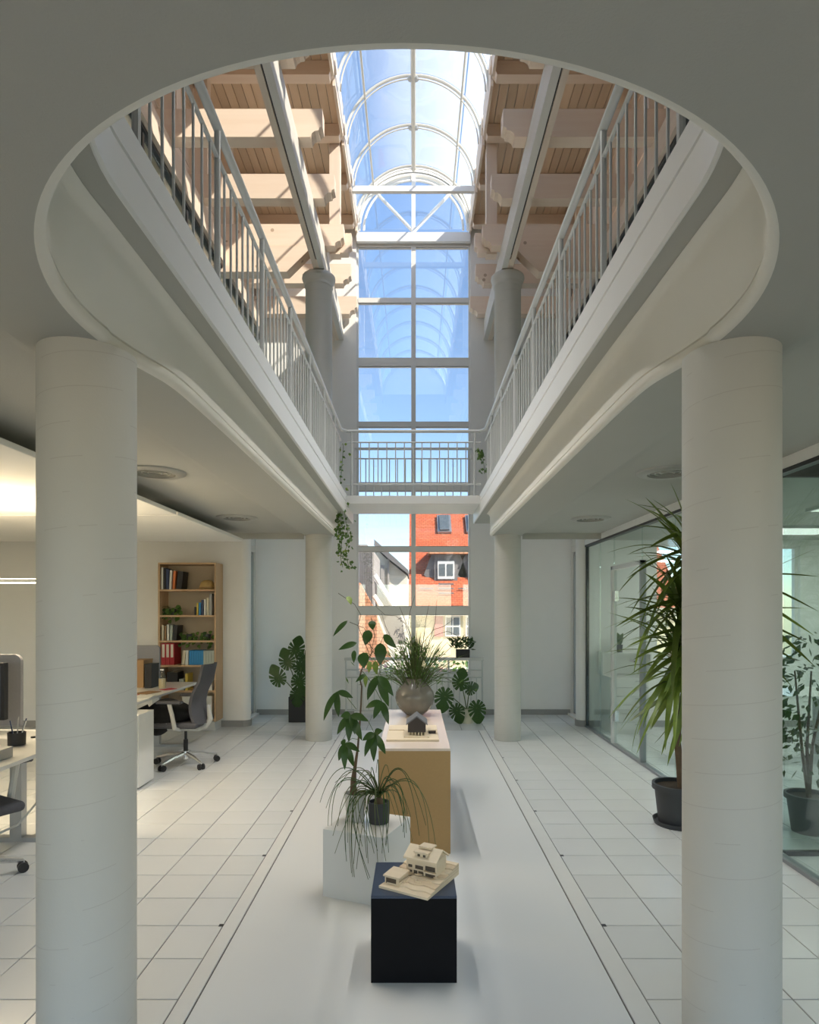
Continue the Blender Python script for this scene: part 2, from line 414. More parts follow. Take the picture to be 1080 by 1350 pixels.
# ------------------------------------------------------------------ walls
HW = .87
def wall(name, b, m=plaster): return struct(b.build(name, m))
b = MB()
for s in (-1, 1):
    b.box(mx(s, HW), mx(s, 2.9), REAR, REAR+.3, -.2, 7.55)
b.box(mx(-1, HW), mx(1, HW), REAR, REAR+.25, -.2, .60)
wall('wall_rear', b)
for s, nm in ((-1, 'left'), (1, 'right')):
    b = MB()
    # rear wall of the offices, with a rounded end towards the hall
    if s < 0:
        b.box(-6.2, -2.36, 8.56, 8.76, -.2, 2.9)
    else:
        for (x0, x1, z0, z1) in ((2.36, 3.28, -.2, 2.9), (3.28, 4.1, -.2, .95), (3.28, 4.1, 2.50, 2.9), (4.1, 4.85, -.2, 2.9), (4.85, 5.25, -.2, .9), (4.85, 5.25, 2.47, 2.9), (5.25, 6.2, -.2, 2.9)):
            b.box(x0, x1, 8.56, 8.76, z0, z1)
    b.lathe([(.10, -.2), (.10, 2.9)], 24, (mx(s, 2.34), 8.66, 0))
    wall('wall_office_'+nm, b)
    # upper rear walls beyond the gallery partitions and outer side walls
    b = MB()
    if s < 0: b.box(mx(s, 5.9), mx(s, 6.1), -2.8, 8.76, -.2, 3.0)
    else: b.box(mx(s, 5.9), mx(s, 6.1), -2.8, 8.76, -.2, 3.0)
    wall('wall_'+nm, b)
    bb = MB()
    bb.box(mx(s, .9), mx(s, 2.38), REAR-.018, REAR, 0, .08)
    if s < 0: bb.box(-6.2, -2.36, 8.542, 8.56, 0, .085); bb.lathe([(.114, 0), (.114, .085)], 24, (mx(s, 2.34), 8.66, 0))
    else: bb.box(2.36, 6.1, 8.542, 8.56, 0, .085); bb.lathe([(.114, 0), (.114, .085)], 24, (mx(s, 2.34), 8.66, 0))
    struct(bb.build('baseboard_'+nm, base_mat))
    # narrow side window between the office wall and the rear wall
    w = struct(MB().box(mx(s, 2.40), mx(s, 2.52), 8.70, 8.755, 0, 7).box(mx(s, 2.40), mx(s, 2.52), REAR-.05, REAR, 0, 7).box(mx(s, 2.40), mx(s, 2.52), 8.75, REAR-.04, 2.46, 2.55).build('window_%d' % (3 if s < 0 else 4), paint_window))
    for z0, z1 in ((.02, .07), (.62, .68), (1.62, 1.67), (2.41, 2.46)):
        MB().box(mx(s, 2.43), mx(s, 2.49), 8.76, REAR-.05, z0, z1).build('transom', metal_grey, w)
    MB().box(mx(s, 2.42), mx(s, 2.50), 8.755, 8.79, .02, 2.46).build('stile', metal_grey, w)
    MB().box(mx(s, 2.42), mx(s, 2.50), REAR-.085, REAR-.05, .02, 2.46).build('stile', metal_grey, w)
    for z0, z1 in ((.07, .62), (.68, 1.62), (1.67, 2.41), (2.55, 5.9)):
        MB().box(mx(s, 2.455), mx(s, 2.465), 8.79, REAR-.085, z0, z1).build('pane', pane_office, w)
    MB().box(mx(s, 2.34), mx(s, 2.44), 8.70, REAR-.02, .0, .03).build('sill', paint_white, w)

# ------------------------------------------------------------------ columns
col_mat = column_mat()
def column(label, s, y, z0, z1, capital=False):
    r = .162
    pr = [(r-.004, 0), (r, .006)] + [(r, (z1-z0)*k/8) for k in range(1, 8)]
    if capital:
        h = z1-z0
        pr = [(r, 0), (r, h*.5), (r, h-.16), (r+.004, h-.155), (r+.012, h-.145), (r+.010, h-.13), (r+.014, h-.10), (r+.032, h-.075), (r+.042, h-.045), (r+.038, h-.018), (r+.022, h-.004), (r*.5, h)]
    else: pr.append((r, z1-z0))
    o = MB().lathe(pr, 64).build('column', col_mat, smooth=True, angle=50, loc=(mx(s, 1.16), y, z0))
    return tag(o, label, 'column', 'round white columns of the hall')
column('large white round column in the left foreground', -1, 2.27, 0, 2.5)
column('large white round column in the right foreground, beside the spiky potted plant', 1, 2.27, 0, 2.5)
column('white round floor column at rear left, beside the black planter', -1, 7.73, 0, 2.5)
column('white round floor column at rear right, near the glass office wall', 1, 7.73, 0, 2.5)
column('white round upper gallery column with ringed capital on the left', -1, 7.73, 3.0, 5.69, True)
column('white round upper gallery column with ringed capital on the right', 1, 7.73, 3.0, 5.69, True)

# ------------------------------------------------------------------ timber roof over both galleries
limed = wood('limed_larch', (.66,.63,.57), (.74,.71,.66), 'Y', knots=False, rnd=.02)
TY = [7.65+.87*k for k in range(-6, 3)]
ZT0, ZT1, ZC0, ZC1 = 5.98, 6.24, 7.31, 7.46
def carved(a_out, a_in, z0, z1, s, c=.11):
    return [(a_out, z0), (a_in+c, z0), (a_in+c-.012, z0+.035), (a_in+c-.04, z0+.055), (a_in+.035, z0+.062), (a_in+.03, z0+.085), (a_in, z0+.10), (a_in, z1), (a_out, z1)]
for s, nm in ((-1, 'left'), (1, 'right')):
    root = struct(MB().box(mx(s, .86), mx(s, 2.6), -2.8, 9.9, ZC1+.03, ZC1+.16).build('ceiling_'+nm, paint_white))
    fx = lambda u, v, t: (mx(s, u), t, v)
    # planks
    a = .87; w = .105
    while a < 2.38:
        for (y0, y1) in ((2.0, 5.04), (5.045, 6.78), (6.785, 8.52), (8.525, REAR)):
            o = MB().box(0, w-.007, 0, y1-y0, 0, .022).build('plank', plank_mat, root, loc=(min(mx(s, a), mx(s, a+w)), y0, ZC1+.006))
        a += w
    for y in TY:
        if y < 3.8: continue
        MB().prism(carved(2.45, .84, ZT0, ZT1, s), fx, y-.07, y+.07).build('tie_beam', larch_x, root)
        MB().prism(carved(2.40, .83, ZC0, ZC1, s, .07), fx, y-.06, y+.06).build('collar_beam', larch_x, root)
        MB().box(mx(s, 2.20), mx(s, 2.34), y-.055, y+.055, ZT1, ZC0).build('outer_post', larch_z, root)
    # main truss above the column
    y = 7.65
    MB().prism([(2.45, 5.66), (1.52, 5.66), (1.22, 5.955), (1.22, 5.972), (2.45, 5.972)], fx, y-.08, y+.08).build('lower_tie_beam', larch_x, root)
    MB().box(mx(s, .90), mx(s, 1.03), y+.075, y+.20, 5.96, ZC0+.1).build('inner_post', larch_z, root)
    MB().prism([(.76, 6.22), (.76, 6.06), (.79, 6.04), (.80, 5.98), (.90, 5.98), (.90, 6.22)], fx, y+.08, y+.19).build('post_bracket', larch_x, root)
    for zz in (6.13, 6.24):
        MB().tube([(mx(s, .965), y+.066, zz), (mx(s, .965), y+.078, zz)], .012, 10).build('bolt', metal_grey, root)
    # long beam on the columns, with its lamp groove
    for (a0, a1) in ((1.065, 1.13), (1.145, 1.20)):
        MB().box(mx(s, a0), mx(s, a1), 1.2, REAR, 5.69, ZT0).build('long_beam', larch_y if a0 > 1.1 else limed, root)
    MB().box(mx(s, 1.13), mx(s, 1.145), 1.2, 7.3, 5.71, ZT0).build('lamp_channel', black_frame, root)
    MB().box(mx(s, 1.13), mx(s, 1.145), 7.36, REAR, 5.692, ZT0).build('beam_infill', larch_y, root)
    # curb boards below the glass vault
    for i, (y0, y1) in enumerate(zip([2.2]+[y+.062 for y in TY[1:]], [y-.062 for y in TY[1:]]+[REAR])):
        MB().box(mx(s, .845), mx(s, .875), y0, y1, ZC0-.02, ZC1+.2).build('curb_board', larch_y, root)
    # wall plate, boarded upper wall
    MB().box(mx(s, 2.26), mx(s, 2.46), -2.8, REAR, 5.74, 5.98).build('wall_plate', larch_y, root)
    for z in (6.0, 6.34, 6.68, 7.02, 7.3):
        MB().box(mx(s, 2.40), mx(s, 2.44), -2.8, REAR, z, z+.325 if z < 7.2 else 7.46).build('wall_board', larch_y, root)
    # glazed partition of the upper offices
    pr_ = struct(MB().box(mx(s, 2.30), mx(s, 2.36), 1.2, REAR, 5.70, 5.735).build('window_%d' % (5 if s < 0 else 6), black_frame))
    for k in range(8):
        y0 = 1.2+k*1.05
        MB().box(mx(s, 2.325), mx(s, 2.337), y0+.03, min(y0+1.02, REAR), 3.05, 5.68).build('pane', pane_office, pr_)
        MB().box(mx(s, 2.31), mx(s, 2.35), y0-.02, y0+.02, 3.0, 5.68).build('mullion', black_frame, pr_)
    MB().box(mx(s, 2.31), mx(s, 2.35), 1.2, REAR, 3.0, 3.05).build('bottom_rail', black_frame, pr_)
    b = MB().box(mx(s, 4.4), mx(s, 4.5), -2.8, REAR+.3, 3.0, 6.1).box(mx(s, 2.9), mx(s, 4.5), REAR, REAR+.3, 3.0, 6.1)
    struct(b.build('wall_upper_'+nm, plaster))
    struct(MB().box(mx(s, 2.47), mx(s, 4.5), -2.8, REAR+.3, 6.0, 6.1).build('ceiling_upper_'+nm, plaster))

# ------------------------------------------------------------------ glass barrel vault (window_2)
VZ, VR = 7.42, .87
vault = struct(MB().box(mx(-1, .885), mx(-1, .855), 1.6, REAR, VZ-.03, VZ+.03).box(mx(1, .885), mx(1, .855), 1.6, REAR, VZ-.03, VZ+.03).build('window_2', vault_paint))
ay = [9.47-.8*k for k in range(10)]
def arc(r, y, n=28, a0=0, a1=PI): return [(MID+r*math.cos(a0+(a1-a0)*k/n), y, VZ+r*math.sin(a0+(a1-a0)*k/n)) for k in range(n+1)]
for y in ay:
    MB().tube(arc(VR-.01, y), .019, 8).build('arch_tube', vault_paint, vault, smooth=True)
    MB().tube(arc(VR-.055, y), .009, 6).build('arch_tube', vault_paint, vault, smooth=True)
    if y < 9.3:
        MB().lathe([(.03, -.018), (.04, 0), (.03, .018)], 12, (MID-.035, y, VZ+VR-.055)).lathe([(.03, -.018), (.04, 0), (.03, .018)], 12, (MID+.035, y, VZ+VR-.055)).build('arch_clamp', metal_grey, vault)
for an, r in ((PI/2, .034), (math.radians(43), .014), (math.radians(137), .014)):
    MB().tube([(MID+(VR-.045)*math.cos(an), 1.6, VZ+(VR-.045)*math.sin(an)), (MID+(VR-.045)*math.cos(an), 9.5, VZ+(VR-.045)*math.sin(an))], r, 10).build('glazing_bar', vault_paint, vault, smooth=True)
for i in range(len(ay)-1):
    for (a0, a1) in ((0, math.radians(43)), (math.radians(43), PI/2), (PI/2, math.radians(137)), (math.radians(137), PI)):
        b = MB(); n = 8
        o1 = arc(VR+.012, ay[i]-.012, n, a0+.012, a1-.012); o2 = arc(VR+.012, ay[i+1]+.012, n, a0+.012, a1-.012)
        for k in range(n+1): b.v += [o1[k], o2[k]]
        b.f = [(2*k, 2*k+1, 2*k+3, 2*k+2) for k in range(n)]
        b.build('pane', pane_vault, vault, smooth=True)
MB().box(mx(-1, .84), mx(1, .84), 8.64, 8.70, VZ-.075, VZ+.0).build('tie_bar', paint_white, vault)

struct(MB().box(mx(-1, .90), mx(1, .90), -2.8, 2.2, 7.5, 7.6).build('ceiling_front_sunblock', paint_white))  # unseen slab added to keep the sun off the front columns
struct(MB().prism([(MID+.9*math.cos(PI*k/20), VZ+.9*math.sin(PI*k/20)) for k in range(21)], lambda u, v, t: (u, t, v), 2.16, 2.24).build('wall_vault_end', paint_white))  # unseen end piece added to close the vault against the sun
struct(MB().box(-4.6, 4.6, -3.0, -2.8, 2.5, 8.6).build('wall_back', plaster))  # unseen upper wall added to block sun from behind the camera
# ------------------------------------------------------------------ tall end window (window_1)
WY = REAR+.06
zs = [.615, 1.58, 2.52, 3.47, 4.42, 5.37, 6.31, 7.22]
th = {0: .05, 1: .12, 2: .065, 3: .12, 4: .07, 5: .12, 6: .07, 7: .19}
win = struct(MB().box(mx(-1, HW), mx(-1, HW-.03), WY-.03, WY+.05, .6, 7.4).box(mx(1, HW), mx(1, HW-.03), WY-.03, WY+.05, .6, 7.4).build('window_1', paint_window))
MB().box(MID-.035, MID+.035, WY-.045, WY+.03, .6, 7.3).build('mullion', paint_window, win)
for i, z in enumerate(zs):
    MB().box(mx(-1, HW-.03), mx(1, HW-.03), WY-.04, WY+.03, z-th[i]/2, z+th[i]/2).build('transom', paint_window, win)
for i in range(7):
    for s in (-1, 1):
        z0 = zs[i]+th[i]/2; z1 = zs[i+1]-th[i+1]/2
        for zz in (z0, z1): MB().box(mx(s, .035), mx(s, HW-.03), WY-.02, WY+.02, zz-.012, zz+.012).build('sash_bead', metal_grey, win)
        MB().box(mx(s, .037), mx(s, HW-.03), WY-.006, WY+.006, z0+.012, z1-.012).build('pane', pane_window, win)
# fan light in the arch
FZ = 7.40
b = MB()
b.tube([(MID+(HW-.03)*math.cos(PI*k/32), WY, FZ+(HW-.03)*math.sin(PI*k/32)) for k in range(33)], .03, 8)
b.build('arch_frame', paint_window, win, smooth=True)
b = MB().tube([(MID+(HW-.11)*math.cos(PI*k/32), WY, FZ+(HW-.11)*math.sin(PI*k/32)) for k in range(33)], .018, 8)
b.build('arch_frame', paint_window, win, smooth=True)
MB().box(MID-.03, MID+.03, WY-.03, WY+.03, FZ-.08, FZ+HW-.05).build('mullion', paint_window, win)
for an in (PI/4, 3*PI/4):
    MB().tube([(MID, WY, FZ-.03), (MID+(HW-.05)*math.cos(an), WY, FZ+(HW-.05)*math.sin(an))], .025, 8).build('fan_bar', paint_window, win)
angs = [0.02, PI/4-.03, PI/4+.03, PI/2-.04, PI/2+.04, 3*PI/4-.03, 3*PI/4+.03, PI-.02]
for k in range(4):
    a0, a1 = angs[2*k], angs[2*k+1]
    pts = [(MID+.04*math.cos((a0+a1)/2), FZ-.0+.04*math.sin((a0+a1)/2))]+[(MID+(HW-.04)*math.cos(a0+(a1-a0)*j/8), FZ+(HW-.04)*math.sin(a0+(a1-a0)*j/8)) for j in range(9)]
    MB().prism(pts, lambda u, v, t: (u, t, v), WY-.005, WY+.005).build('pane', pane_window, win)
MB().box(mx(-1, .86), mx(1, .86), REAR-.06, REAR-.0, 7.16, 7.30).build('lintel_beam', paint_white, win)
# gable infill above the walls, around the arch
for s, nm in ((-1, 'left'), (1, 'right')):
    pts = [(HW*math.cos(a), FZ+HW*math.sin(a)) for a in [PI/2*k/12 for k in range(13)]]+[(.93*math.cos(a), FZ+.93*math.sin(a)) for a in [PI/2-PI/2*k/12 for k in range(11)]]+[(.93, 7.62), (2.9, 7.62), (2.9, 7.40)]
    struct(MB().prism(pts, lambda u, v, t: (mx(s, u), t, v), REAR+.02, REAR+.2).build('wall_gable_'+nm, paint_white))

# ------------------------------------------------------------------ bridge and railings
br = MB().box(mx(-1, .835), mx(1, .835), 7.70, 8.60, 2.90, 2.975).box(mx(-1, .835), mx(1, .835), 7.68, 7.70, 2.885, 2.985).build('footbridge', paint_white)
bevel(tag(br, 'thin white footbridge joining both galleries before the tall window', 'bridge'), .004)
HZ = 3.78
def baluster(parent, p, z0, z1, r=.0075, nm='baluster'):
    return MB().tube([(0,0,0), (0,0,z1-z0)], r, 8).build(nm, metal_white, parent, smooth=True, loc=(p[0], p[1], z0))
bal_me = MB().tube([(0,0,0), (0,0,.605)], .0062, 8).mesh('baluster', metal_white, True, 40)
def side_railing(s, label):
    t = thing('railing', label, 'railing', (0,0,0))
    R, cy = .88, 1.8
    path = [(mx(s, R), y) for y in [7.58-.4*k for k in range(15)]]+[(mx(s, R*math.cos(-a)), cy-R*math.sin(a)) for a in [PI/2*k/16*.9 for k in range(17)]]
    end = [(mx(s, R-.055), 7.70), (mx(s, R-.02), 7.665), (mx(s, R), 7.62)]
    full = end+path
    MB().tube([(x, y, HZ) for x, y in full], .021, 12).build('handrail', metal_white, t, smooth=True)
    MB().tube([(x, y, HZ-.135) for x, y in full[2:]], .011, 8).build('sub_rail', metal_white, t, smooth=True)
    MB().tube([(x, y, 3.05) for x, y in full[2:]], .009, 8).build('bottom_rail', metal_white, t, smooth=True)
    posts = [2.866+.835*k for k in range(-1, 6)]
    for y in posts:
        baluster(t, (mx(s, R), y), 2.98, HZ-.01, .015, 'post')
    y = 7.6; k = 0
    ys_ = []
    for i in range(len(posts)-1):
        for k in range(1, 8): ys_.append(posts[i]+(posts[i+1]-posts[i])*k/8)
    for k in range(1, 5): ys_.append(posts[-1]+.104*k)
    for y in ys_:
        if y > 1.82 and y < 7.6: place('baluster', bal_me, t, (mx(s, R), y, 3.045))
    for k in range(1, 14):
        an = k*.118; place('baluster', bal_me, t, (mx(s, R*math.cos(an)), cy-R*math.sin(an), 3.045))
    return t
side_railing(-1, 'white steel railing along the left gallery edge')
side_railing(1, 'white steel railing along the right gallery edge')
def bridge_railing(y, label, hz):
    t = thing('railing', label, 'railing', (0,0,0))
    w = .83 if y < 8 else .80
    MB().tube([(mx(-1, w), y, hz), (mx(1, w), y, hz)], .020, 12).build('handrail', metal_white, t, smooth=True)
    MB().tube([(mx(-1, w), y, hz-.135), (mx(1, w), y, hz-.135)], .010, 8).build('sub_rail', metal_white, t, smooth=True)
    MB().tube([(mx(-1, w), y, 3.13), (mx(1, w), y, 3.13)], .010, 8).build('bottom_rail', metal_white, t, smooth=True)
    for s in (-1, 1): baluster(t, (mx(s, .755), y), 2.97, hz, .016, 'post')
    n = 14
    for k in range(1, n):
        x = MID-.755+1.51*k/n; baluster(t, (x, y), 3.13, hz-.135, .007)
bridge_railing(7.72, 'white steel railing on the near edge of the footbridge', HZ)
bridge_railing(8.55, 'white steel railing on the far edge of the footbridge', HZ)
# low railing before the window at floor level
t = thing('railing', 'low white railing on the floor in front of the tall window', 'railing', (0, 9.32, 0))
MB().box(-1.04, 1.02, -.05, .05, .845, .885).build('top_board', metal_white, t)
for z in (.70, .59, .10): MB().tube([(-1.02, 0, z), (1.0, 0, z)], .011, 8).build('rail', metal_white, t, smooth=True)
for x in (-1.02, -.5, 0, .5, 1.0): MB().tube([(x, 0, 0), (x, 0, .85)], .014, 8).build('post', metal_white, t, smooth=True)
for k in range(1, 24):
    x = -1.02+2.02*k/24
    if k % 6: MB().tube([(x, 0, .10), (x, 0, .59)], .007, 6).build('baluster', metal_white, t, smooth=True)
# ------------------------------------------------------------------ foreground display plinths
soil = P('dark_soil', (.05,.035,.022), .95, var=.3, vscale=40, bump=.6, bscale=60)
white_lam = P('white_laminate', (.74,.735,.70), .28, var=.02, coat=.3)
def plinth(name, label, w, d, h, loc, rz, mbody, mtop, tt=.012):
    t = thing(name, label, 'plinth', loc, rz)
    for nm, bx in (('front_panel', (-w/2, w/2, -d/2, -d/2+.016, 0, h-tt)), ('rear_panel', (-w/2, w/2, d/2-.016, d/2, 0, h-tt)),
                   ('side_panel', (-w/2, -w/2+.016, -d/2+.016, d/2-.016, 0, h-tt)), ('side_panel', (w/2-.016, w/2, -d/2+.016, d/2-.016, 0, h-tt))):
        MB().box(*bx).build(nm, mbody, t)
    bevel(MB().box(-w/2, w/2, -d/2, d/2, h-tt, h).build('top_panel', mtop, t), .0015, 1)
    return t
black_top = P('black_lacquer_top', (.035,.05,.085), .32, var=.1, spec=.6)
plinth('display_plinth', 'black cube plinth carrying the wooden villa model, nearest the camera', .364, .36, .368, (-.004, 2.845, .002), 0, black_paint, black_top)
plinth('display_plinth', 'white cube plinth carrying two potted plants, turned at an angle', .37, .37, .372, (-.267, 3.577, .002), math.radians(-21.8), white_lam, white_lam)
tan_top = wood('pale_birch_top', (.70,.58,.47), (.78,.68,.58), 'Y', rough=.25, knots=False, rnd=0)
plinth('display_plinth', 'long tan wooden plinth carrying the round vase and dark model house', .467, 1.6, .684, (-.002, 4.88, .002), 0, mdf, tan_top, .018)

# ------------------------------------------------------------------ wooden villa model on the black plinth
bass = wood('basswood', (.60,.47,.31), (.70,.57,.40), 'X', knots=False, rnd=.03, gs=3)
bass_l = wood('light_basswood', (.68,.56,.39), (.75,.64,.47), 'X', knots=False, rnd=.02, gs=3)
dark_in = P('painted_opening_shade', (.09,.07,.05), .9)  # dark colour stands in for the shade inside the model's openings
ang = math.radians(-29.7)
vm = thing('villa_model', 'pale wooden architectural villa model on a stepped terrain base', 'architectural model', (-.157, 2.742, .3705), ang)
MB().box(0, .242, 0, .30, 0, .010).build('base_board', bass_l, vm)
for k in range(7):      # contour layers rising to the back
    z = .010+.006*k; v0 = .035+.036*k
    pts = [(.085+.016*k if k > 0 else .02, v0)]+[(.08+.162*j/8, v0+.006*math.sin(j*1.3+k)+.004*j/8*k) for j in range(1, 9)]+[(.242, .30), (.0 if k > 1 else .0, .30), (0, v0+.03)]
    MB().prism(pts, z2, z, z+.006).build('terrain_layer', bass if k % 2 else bass_l, vm)
hz = .022
body = MB().box(.052, .205, .150, .245, hz, hz+.078).build('house_walls', bass_l, vm)
for (u0, u1, z0, z1) in ((.062, .082, .052, .064), (.062, .082, .030, .040), (.098, .138, .050, .066), (.090, .108, .024, .042), (.114, .140, .024, .042)):
    MB().box(u0, u1, .1485, .1515, hz-.02+z0, hz-.02+z1).build('window_opening', dark_in, body)
for (z0, z1) in ((.022, .046), (.052, .072)):
    MB().box(.150, .198, .1482, .152, hz-.02+z0, hz-.02+z1).build('loggia_opening', dark_in, body)
MB().box(.146, .207, .135, .150, hz+.026, hz+.032).build('balcony', bass_l, body)
rf = MB().prism([(.135, hz+.072), (.1975, hz+.112), (.260, hz+.072), (.260, hz+.079), (.1975, hz+.119), (.135, hz+.079)], lambda u, v, t: (t, u, v), .044, .213).build('roof', bass_l, vm)
MB().prism([(.150, hz+.078), (.1975, hz+.112), (.245, hz+.078)], lambda u, v, t: (t, u, v), .054, .204).build('gable', bass, vm)
dm = MB().box(.098, .158, .150, .2, hz+.085, hz+.104).build('dormer', bass_l, vm)
for u in (.110, .138): MB().box(u, u+.012, .1485, .1515, hz+.088, hz+.098).build('dormer_window', dark_in, dm)
MB().box(.092, .164, .143, .185, hz+.104, hz+.109).build('dormer_roof', bass_l, dm)
MB().box(.100, .166, .178, .228, hz+.117, hz+.123).build('ridge_roof', bass_l, dm)
g = MB().box(.006, .078, .040, .118, .010, .042).build('garage', bass_l, vm)
MB().box(.013, .064, .0385, .0412, .012, .035).build('garage_opening', dark_in, g)
MB().prism([(.034, .040), (.124, .046), (.124, .052), (.034, .046)], lambda u, v, t: (t, u, v), .000, .084).build('garage_roof', bass_l, g)
for (u0, u1, v0, v1) in ((.082, .086, .03, .13), (.088, .092, .06, .15), (.128, .132, .085, .15), (.128, .160, .085, .089)):
    MB().box(u0, u1, v0, v1, .01, .028).build('garden_wall', bass_l, vm)

# ------------------------------------------------------------------ dark model house on the tan plinth
slate = P('dark_slate_card', (.16,.165,.18), .5, var=.08)
darkwall = P('dark_brown_card', (.055,.045,.042), .7, var=.1)
hm = thing('house_model', 'dark gabled model house on a pale wooden site board', 'architectural model', (.0, 4.57, .6865))
MB().box(-.195, .165, -.28, .27, 0, .013).build('site_board', bass_l, hm)
MB().box(-.19, -.02, .05, .06, .013, .018).build('site_step', bass, hm)
MB().box(-.075, .10, -.215, .06, .013, .020).build('terrace', bass_l, hm)
w_ = MB().prism([(-.0625, .0), (.0625, .0), (.0625, .062), (0, .108), (-.0625, .062)], lambda u, v, t: (u, t, v), -.165, .02).build('house_walls', darkwall, hm, loc=(.014, 0, .040))
for k in range(6): MB().box(-.058+.022*k, -.050+.022*k, -.165, -.157, -.020, .002).build('stilt', bass_l, w_)
for s in (-1, 1):
    MB().prism([(0, .108), (0, .118), (s*.075, .062), (s*.075, .052)], lambda u, v, t: (u, t, v), -.178, .03).build('roof_slope', slate, w_)
MB().box(.100, .150, -.07, -.02, .013, .036).build('annex', darkwall, hm)
MB().box(.095, .160, -.08, -.01, .036, .041).build('annex_roof', bass_l, hm)

# ------------------------------------------------------------------ plants
def green(name, a, b, rough=.4, rnd=.15, yellow=None):
    m, nt, out = newmat(name)
    p = nt.nodes.new('ShaderNodeBsdfPrincipled')
    n1 = noise(nt, coords(nt), 14, 3); c = mixcol(nt, n1, a, b)
    oi = nt.nodes.new('ShaderNodeObjectInfo')
    k = mth(nt, 'MULTIPLY_ADD', oi.outputs['Random'], 2*rnd, 1-rnd)
    hs = nt.nodes.new('ShaderNodeHueSaturation'); nt.links.new(c, hs.inputs['Color']); nt.links.new(k, hs.inputs['Value'])
    nt.links.new(hs.outputs[0], p.inputs['Base Color']); p.inputs['Roughness'].default_value = rough
    tr = nt.nodes.new('ShaderNodeBsdfTranslucent'); nt.links.new(hs.outputs[0], tr.inputs[0])
    ms = nt.nodes.new('ShaderNodeMixShader'); ms.inputs[0].default_value = .28
    nt.links.new(p.outputs[0], ms.inputs[1]); nt.links.new(tr.outputs[0], ms.inputs[2]); nt.links.new(ms.outputs[0], out.inputs[0])
    return m
leaf_dark = green('glossy_dark_leaf', (.025,.065,.012), (.06,.13,.025), .35)
leaf_mid = green('mid_green_leaf', (.06,.13,.025), (.14,.25,.05), .4)
leaf_light = green('yellow_green_leaf', (.16,.26,.04), (.30,.38,.08), .45)
leaf_yucca = green('yucca_leaf', (.07,.135,.02), (.24,.31,.05), .4, .4)
leaf_grass = green('olive_grass_leaf', (.07,.10,.03), (.16,.19,.07), .5)
bark = P('plant_bark', (.13,.085,.05), .85, var=.25, vscale=30, bump=.6, bscale=60)
twig = P('thin_twig', (.10,.075,.05), .8, var=.2)
stem_g = P('green_stem', (.10,.15,.045), .6, var=.2)

def leaf_between(parent, b, t, w, mat, name='leaf', up=None, bend=.15, shape=None, n=9, fold=.18):
    """a leaf blade from base b to tip t (local coords), width w, arched by bend"""
    b = Vector(b); t = Vector(t); d = t-b; L = d.length; d.normalize()
    up = Vector(up) if up else Vector((0, -.8, .6))
    side = d.cross(up)
    if side.length < .05: side = d.cross(Vector((1, 0, 0)))
    side.normalize(); nrm = side.cross(d)
    shape = shape or (lambda x: math.sin(PI*min(1, x**.75))**.85)
    m = MB()
    for i in range(n+1):
        x = i/n; c = b+d*(L*x)+nrm*(bend*L*math.sin(PI*x))
        hw = max(.0006, w/2*shape(x))
        e = nrm*(hw*fold)
        m.v += [c-side*hw+e, c-nrm*0, c+side*hw+e]
    for i in range(n):
        k = 3*i; m.f += [(k, k+1, k+4, k+3), (k+1, k+2, k+5, k+4)]
    return m.build(name, mat, parent, smooth=True, angle=180)
def pot(parent, r0, r1, h, mat, name='pot', wall=.006, rim=0, n=40, z=0):
    pr = [(0, 0), (r0, 0), (r1, h*.999), (r1+rim, h), (r1-wall, h), (r1-wall, h-.02), (0, h-.02)]
    if rim: pr = [(0, 0), (r0, 0), (r0+(r1-r0)*.86, h*.86), (r1+rim, h*.87), (r1+rim, h), (r1-wall, h), (r1-wall, h*.9), (0, h*.9)]
    o = MB().lathe(pr, n).build(name, mat, parent, smooth=True, angle=30)
    MB().lathe([(0, h-.03 if not rim else h*.9+.001), (r1-wall, h-.028 if not rim else h*.9+.002)], 24).build('soil', soil, parent)
    return o
def loc_fn(root): 
    L = Vector(root.location)
    return lambda px, py, Y: at(px, py, Y)-L

# money tree on the white plinth
ribbed = P('ribbed_grey_white_pot', (.55,.55,.51), .5, var=.06)
mt = thing('potted_plant', 'tall thin-stemmed plant with drooping pointed leaf clusters in a whitish pot', 'potted plant', (-.343, 3.62, .3745))
q = loc_fn(mt)
pr = [(0, 0), (.045, 0)]
for k in range(13):
    z = .006+.135*k/12; pr += [(.047+.014*k/12+(.0025 if k % 2 else 0), z)]
pr += [(.064, .150), (.064, .158), (.056, .158), (.055, .135), (0, .135)]
MB().lathe(pr, 40).build('pot', ribbed, mt, smooth=True, angle=60)
MB().lathe([(0, .136), (.055, .137)], 20).build('soil', soil, mt)
tk = [q(466, 1046, 3.62), q(466, 1030, 3.62), q(468, 1012, 3.62), q(472, 985, 3.61)]
MB().tube(tk, [.020, .017, .010, .0062], 10).build('trunk', bark, mt, smooth=True)
st = [q(472, 985, 3.61), q(474, 960, 3.6), q(476, 930, 3.6), q(477, 905, 3.6), q(474, 893, 3.6), q(478, 880, 3.6), q(486, 868, 3.6), q(492, 858, 3.58)]
MB().tube(st, [.0062, .0055, .005, .0045, .0042, .004, .0035, .003], 8).build('stem', bark, mt, smooth=True)
O = (420, 780); K = 5.625
def cpx(x, y): return (O[0]+x/K, O[1]+y/K)
whorls = [((200,1125), 3.52, [(150,1255),(195,1322),(262,1300),(306,1188),(165,1112)], (473, 975), 30),
          ((240,915), 3.5, [(138,1060),(225,1118),(322,1104),(372,962),(165,925),(270,1060)], (475, 948), 34),
          ((415,1050), 3.56, [(342,1225),(410,1262),(497,1205),(325,1105),(478,1030)], (476, 940), 32),
          ((140,740), 3.6, [(38,958),(150,928),(256,788)], (470, 935), 30),
          ((445,625), 3.55, [(362,805),(520,852),(556,775)], (488, 866), 38),
          ((470,815), 3.6, [(350,862),(408,945),(520,985)], (478, 885), 32)]
